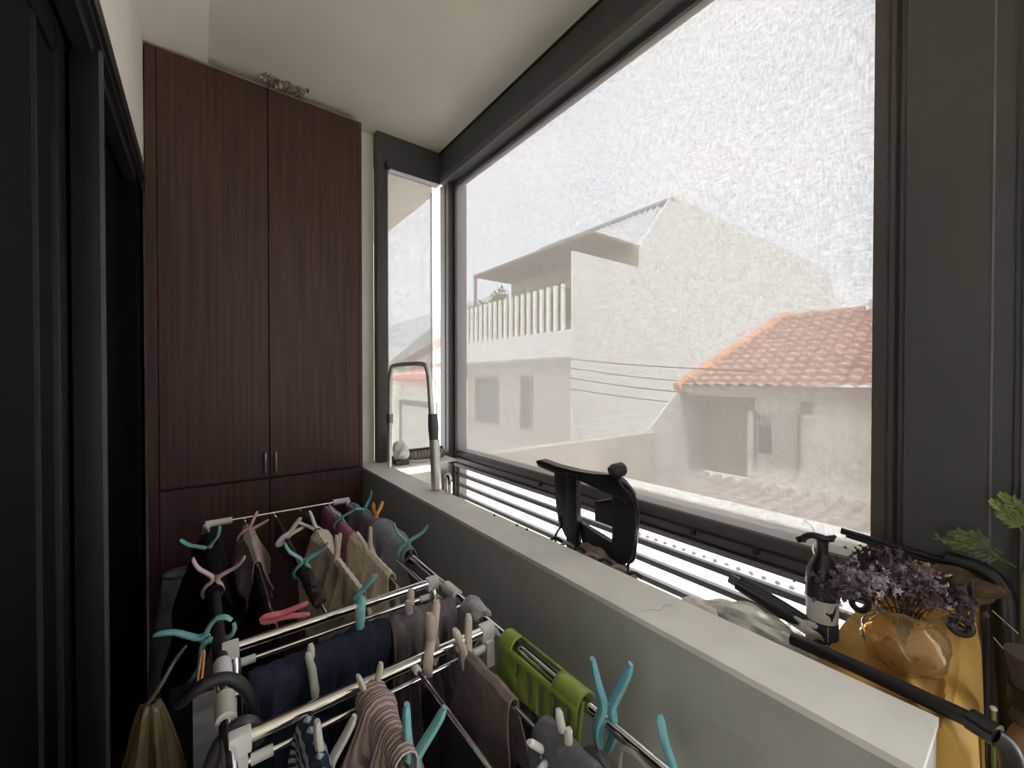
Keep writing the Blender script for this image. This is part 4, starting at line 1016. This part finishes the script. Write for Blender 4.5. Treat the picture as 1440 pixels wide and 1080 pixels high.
obj('bag_body', blob((0, 0, .135), (.058, .040, .135), 41, .15, 3), mat('red_cream_print', (.30, .24, .18), .8, col2=(.26, .05, .05), scale=9, detail=2), fb)
obj('bag_collar', tube(bmesh.new(), [(0, 0, .25), (0, 0, .29), (0, 0, .33), (0, 0, .36)], [.030, .022, .030, .036], 14), mat('mauve_ribbon', (.07, .05, .045), .8), fb)
obj('dark_band', tube(bmesh.new(), [(0, 0, .275), (0, 0, .305)], .031, 14), RUBBER, fb)

# ================================================================== LIGHT
w = bpy.data.worlds.new('sky'); sc.world = w; w.use_nodes = True; nt = w.node_tree; L = nt.links
bg = nt.nodes['Background']
tc = nt.nodes.new('ShaderNodeTexCoord'); mp = nt.nodes.new('ShaderNodeMapping'); mp.inputs['Scale'].default_value = (1, 1, 2.2)
L.new(tc.outputs['Generated'], mp.inputs['Vector'])
nz = nt.nodes.new('ShaderNodeTexNoise'); nz.inputs['Scale'].default_value = 2.6; nz.inputs['Detail'].default_value = 7; nz.inputs['Roughness'].default_value = .55
L.new(mp.outputs['Vector'], nz.inputs['Vector'])
rp = nt.nodes.new('ShaderNodeValToRGB'); e = rp.color_ramp.elements
e[0].position = .30; e[0].color = (.84, .90, 1.0, 1); e[1].position = .56; e[1].color = (1, .99, .97, 1)
L.new(nz.outputs['Fac'], rp.inputs['Fac']); L.new(rp.outputs['Color'], bg.inputs['Color'])
bg.inputs['Strength'].default_value = 3.0
s = bpy.data.lights.new('sun', 'SUN'); s.energy = 7.0; s.angle = math.radians(4); s.color = (1, .97, .93)
so = bpy.data.objects.new('sun', s); C.objects.link(so)
so.rotation_euler = V((.26, .30, -1.0)).to_track_quat('-Z', 'Y').to_euler()

# ================================================================== CAMERA
cam = bpy.data.cameras.new('camera'); co = bpy.data.objects.new('camera', cam); C.objects.link(co)
cam.sensor_width = 36; cam.lens = 572 / 1440 * 36; cam.clip_start = .02; cam.clip_end = 200
co.location = (0, 0, 1.5)
co.rotation_euler = Euler((math.radians(90 - .6), 0, math.radians(-37.3)), 'XYZ')
sc.camera = co
sc.view_settings.view_transform = 'Standard'; sc.view_settings.look = 'None'
sc.view_settings.exposure = 0.55; sc.view_settings.gamma = 1
sc.cycles.use_denoising = True
sc.cycles.max_bounces = 10; sc.cycles.diffuse_bounces = 6; sc.cycles.transparent_max_bounces = 12
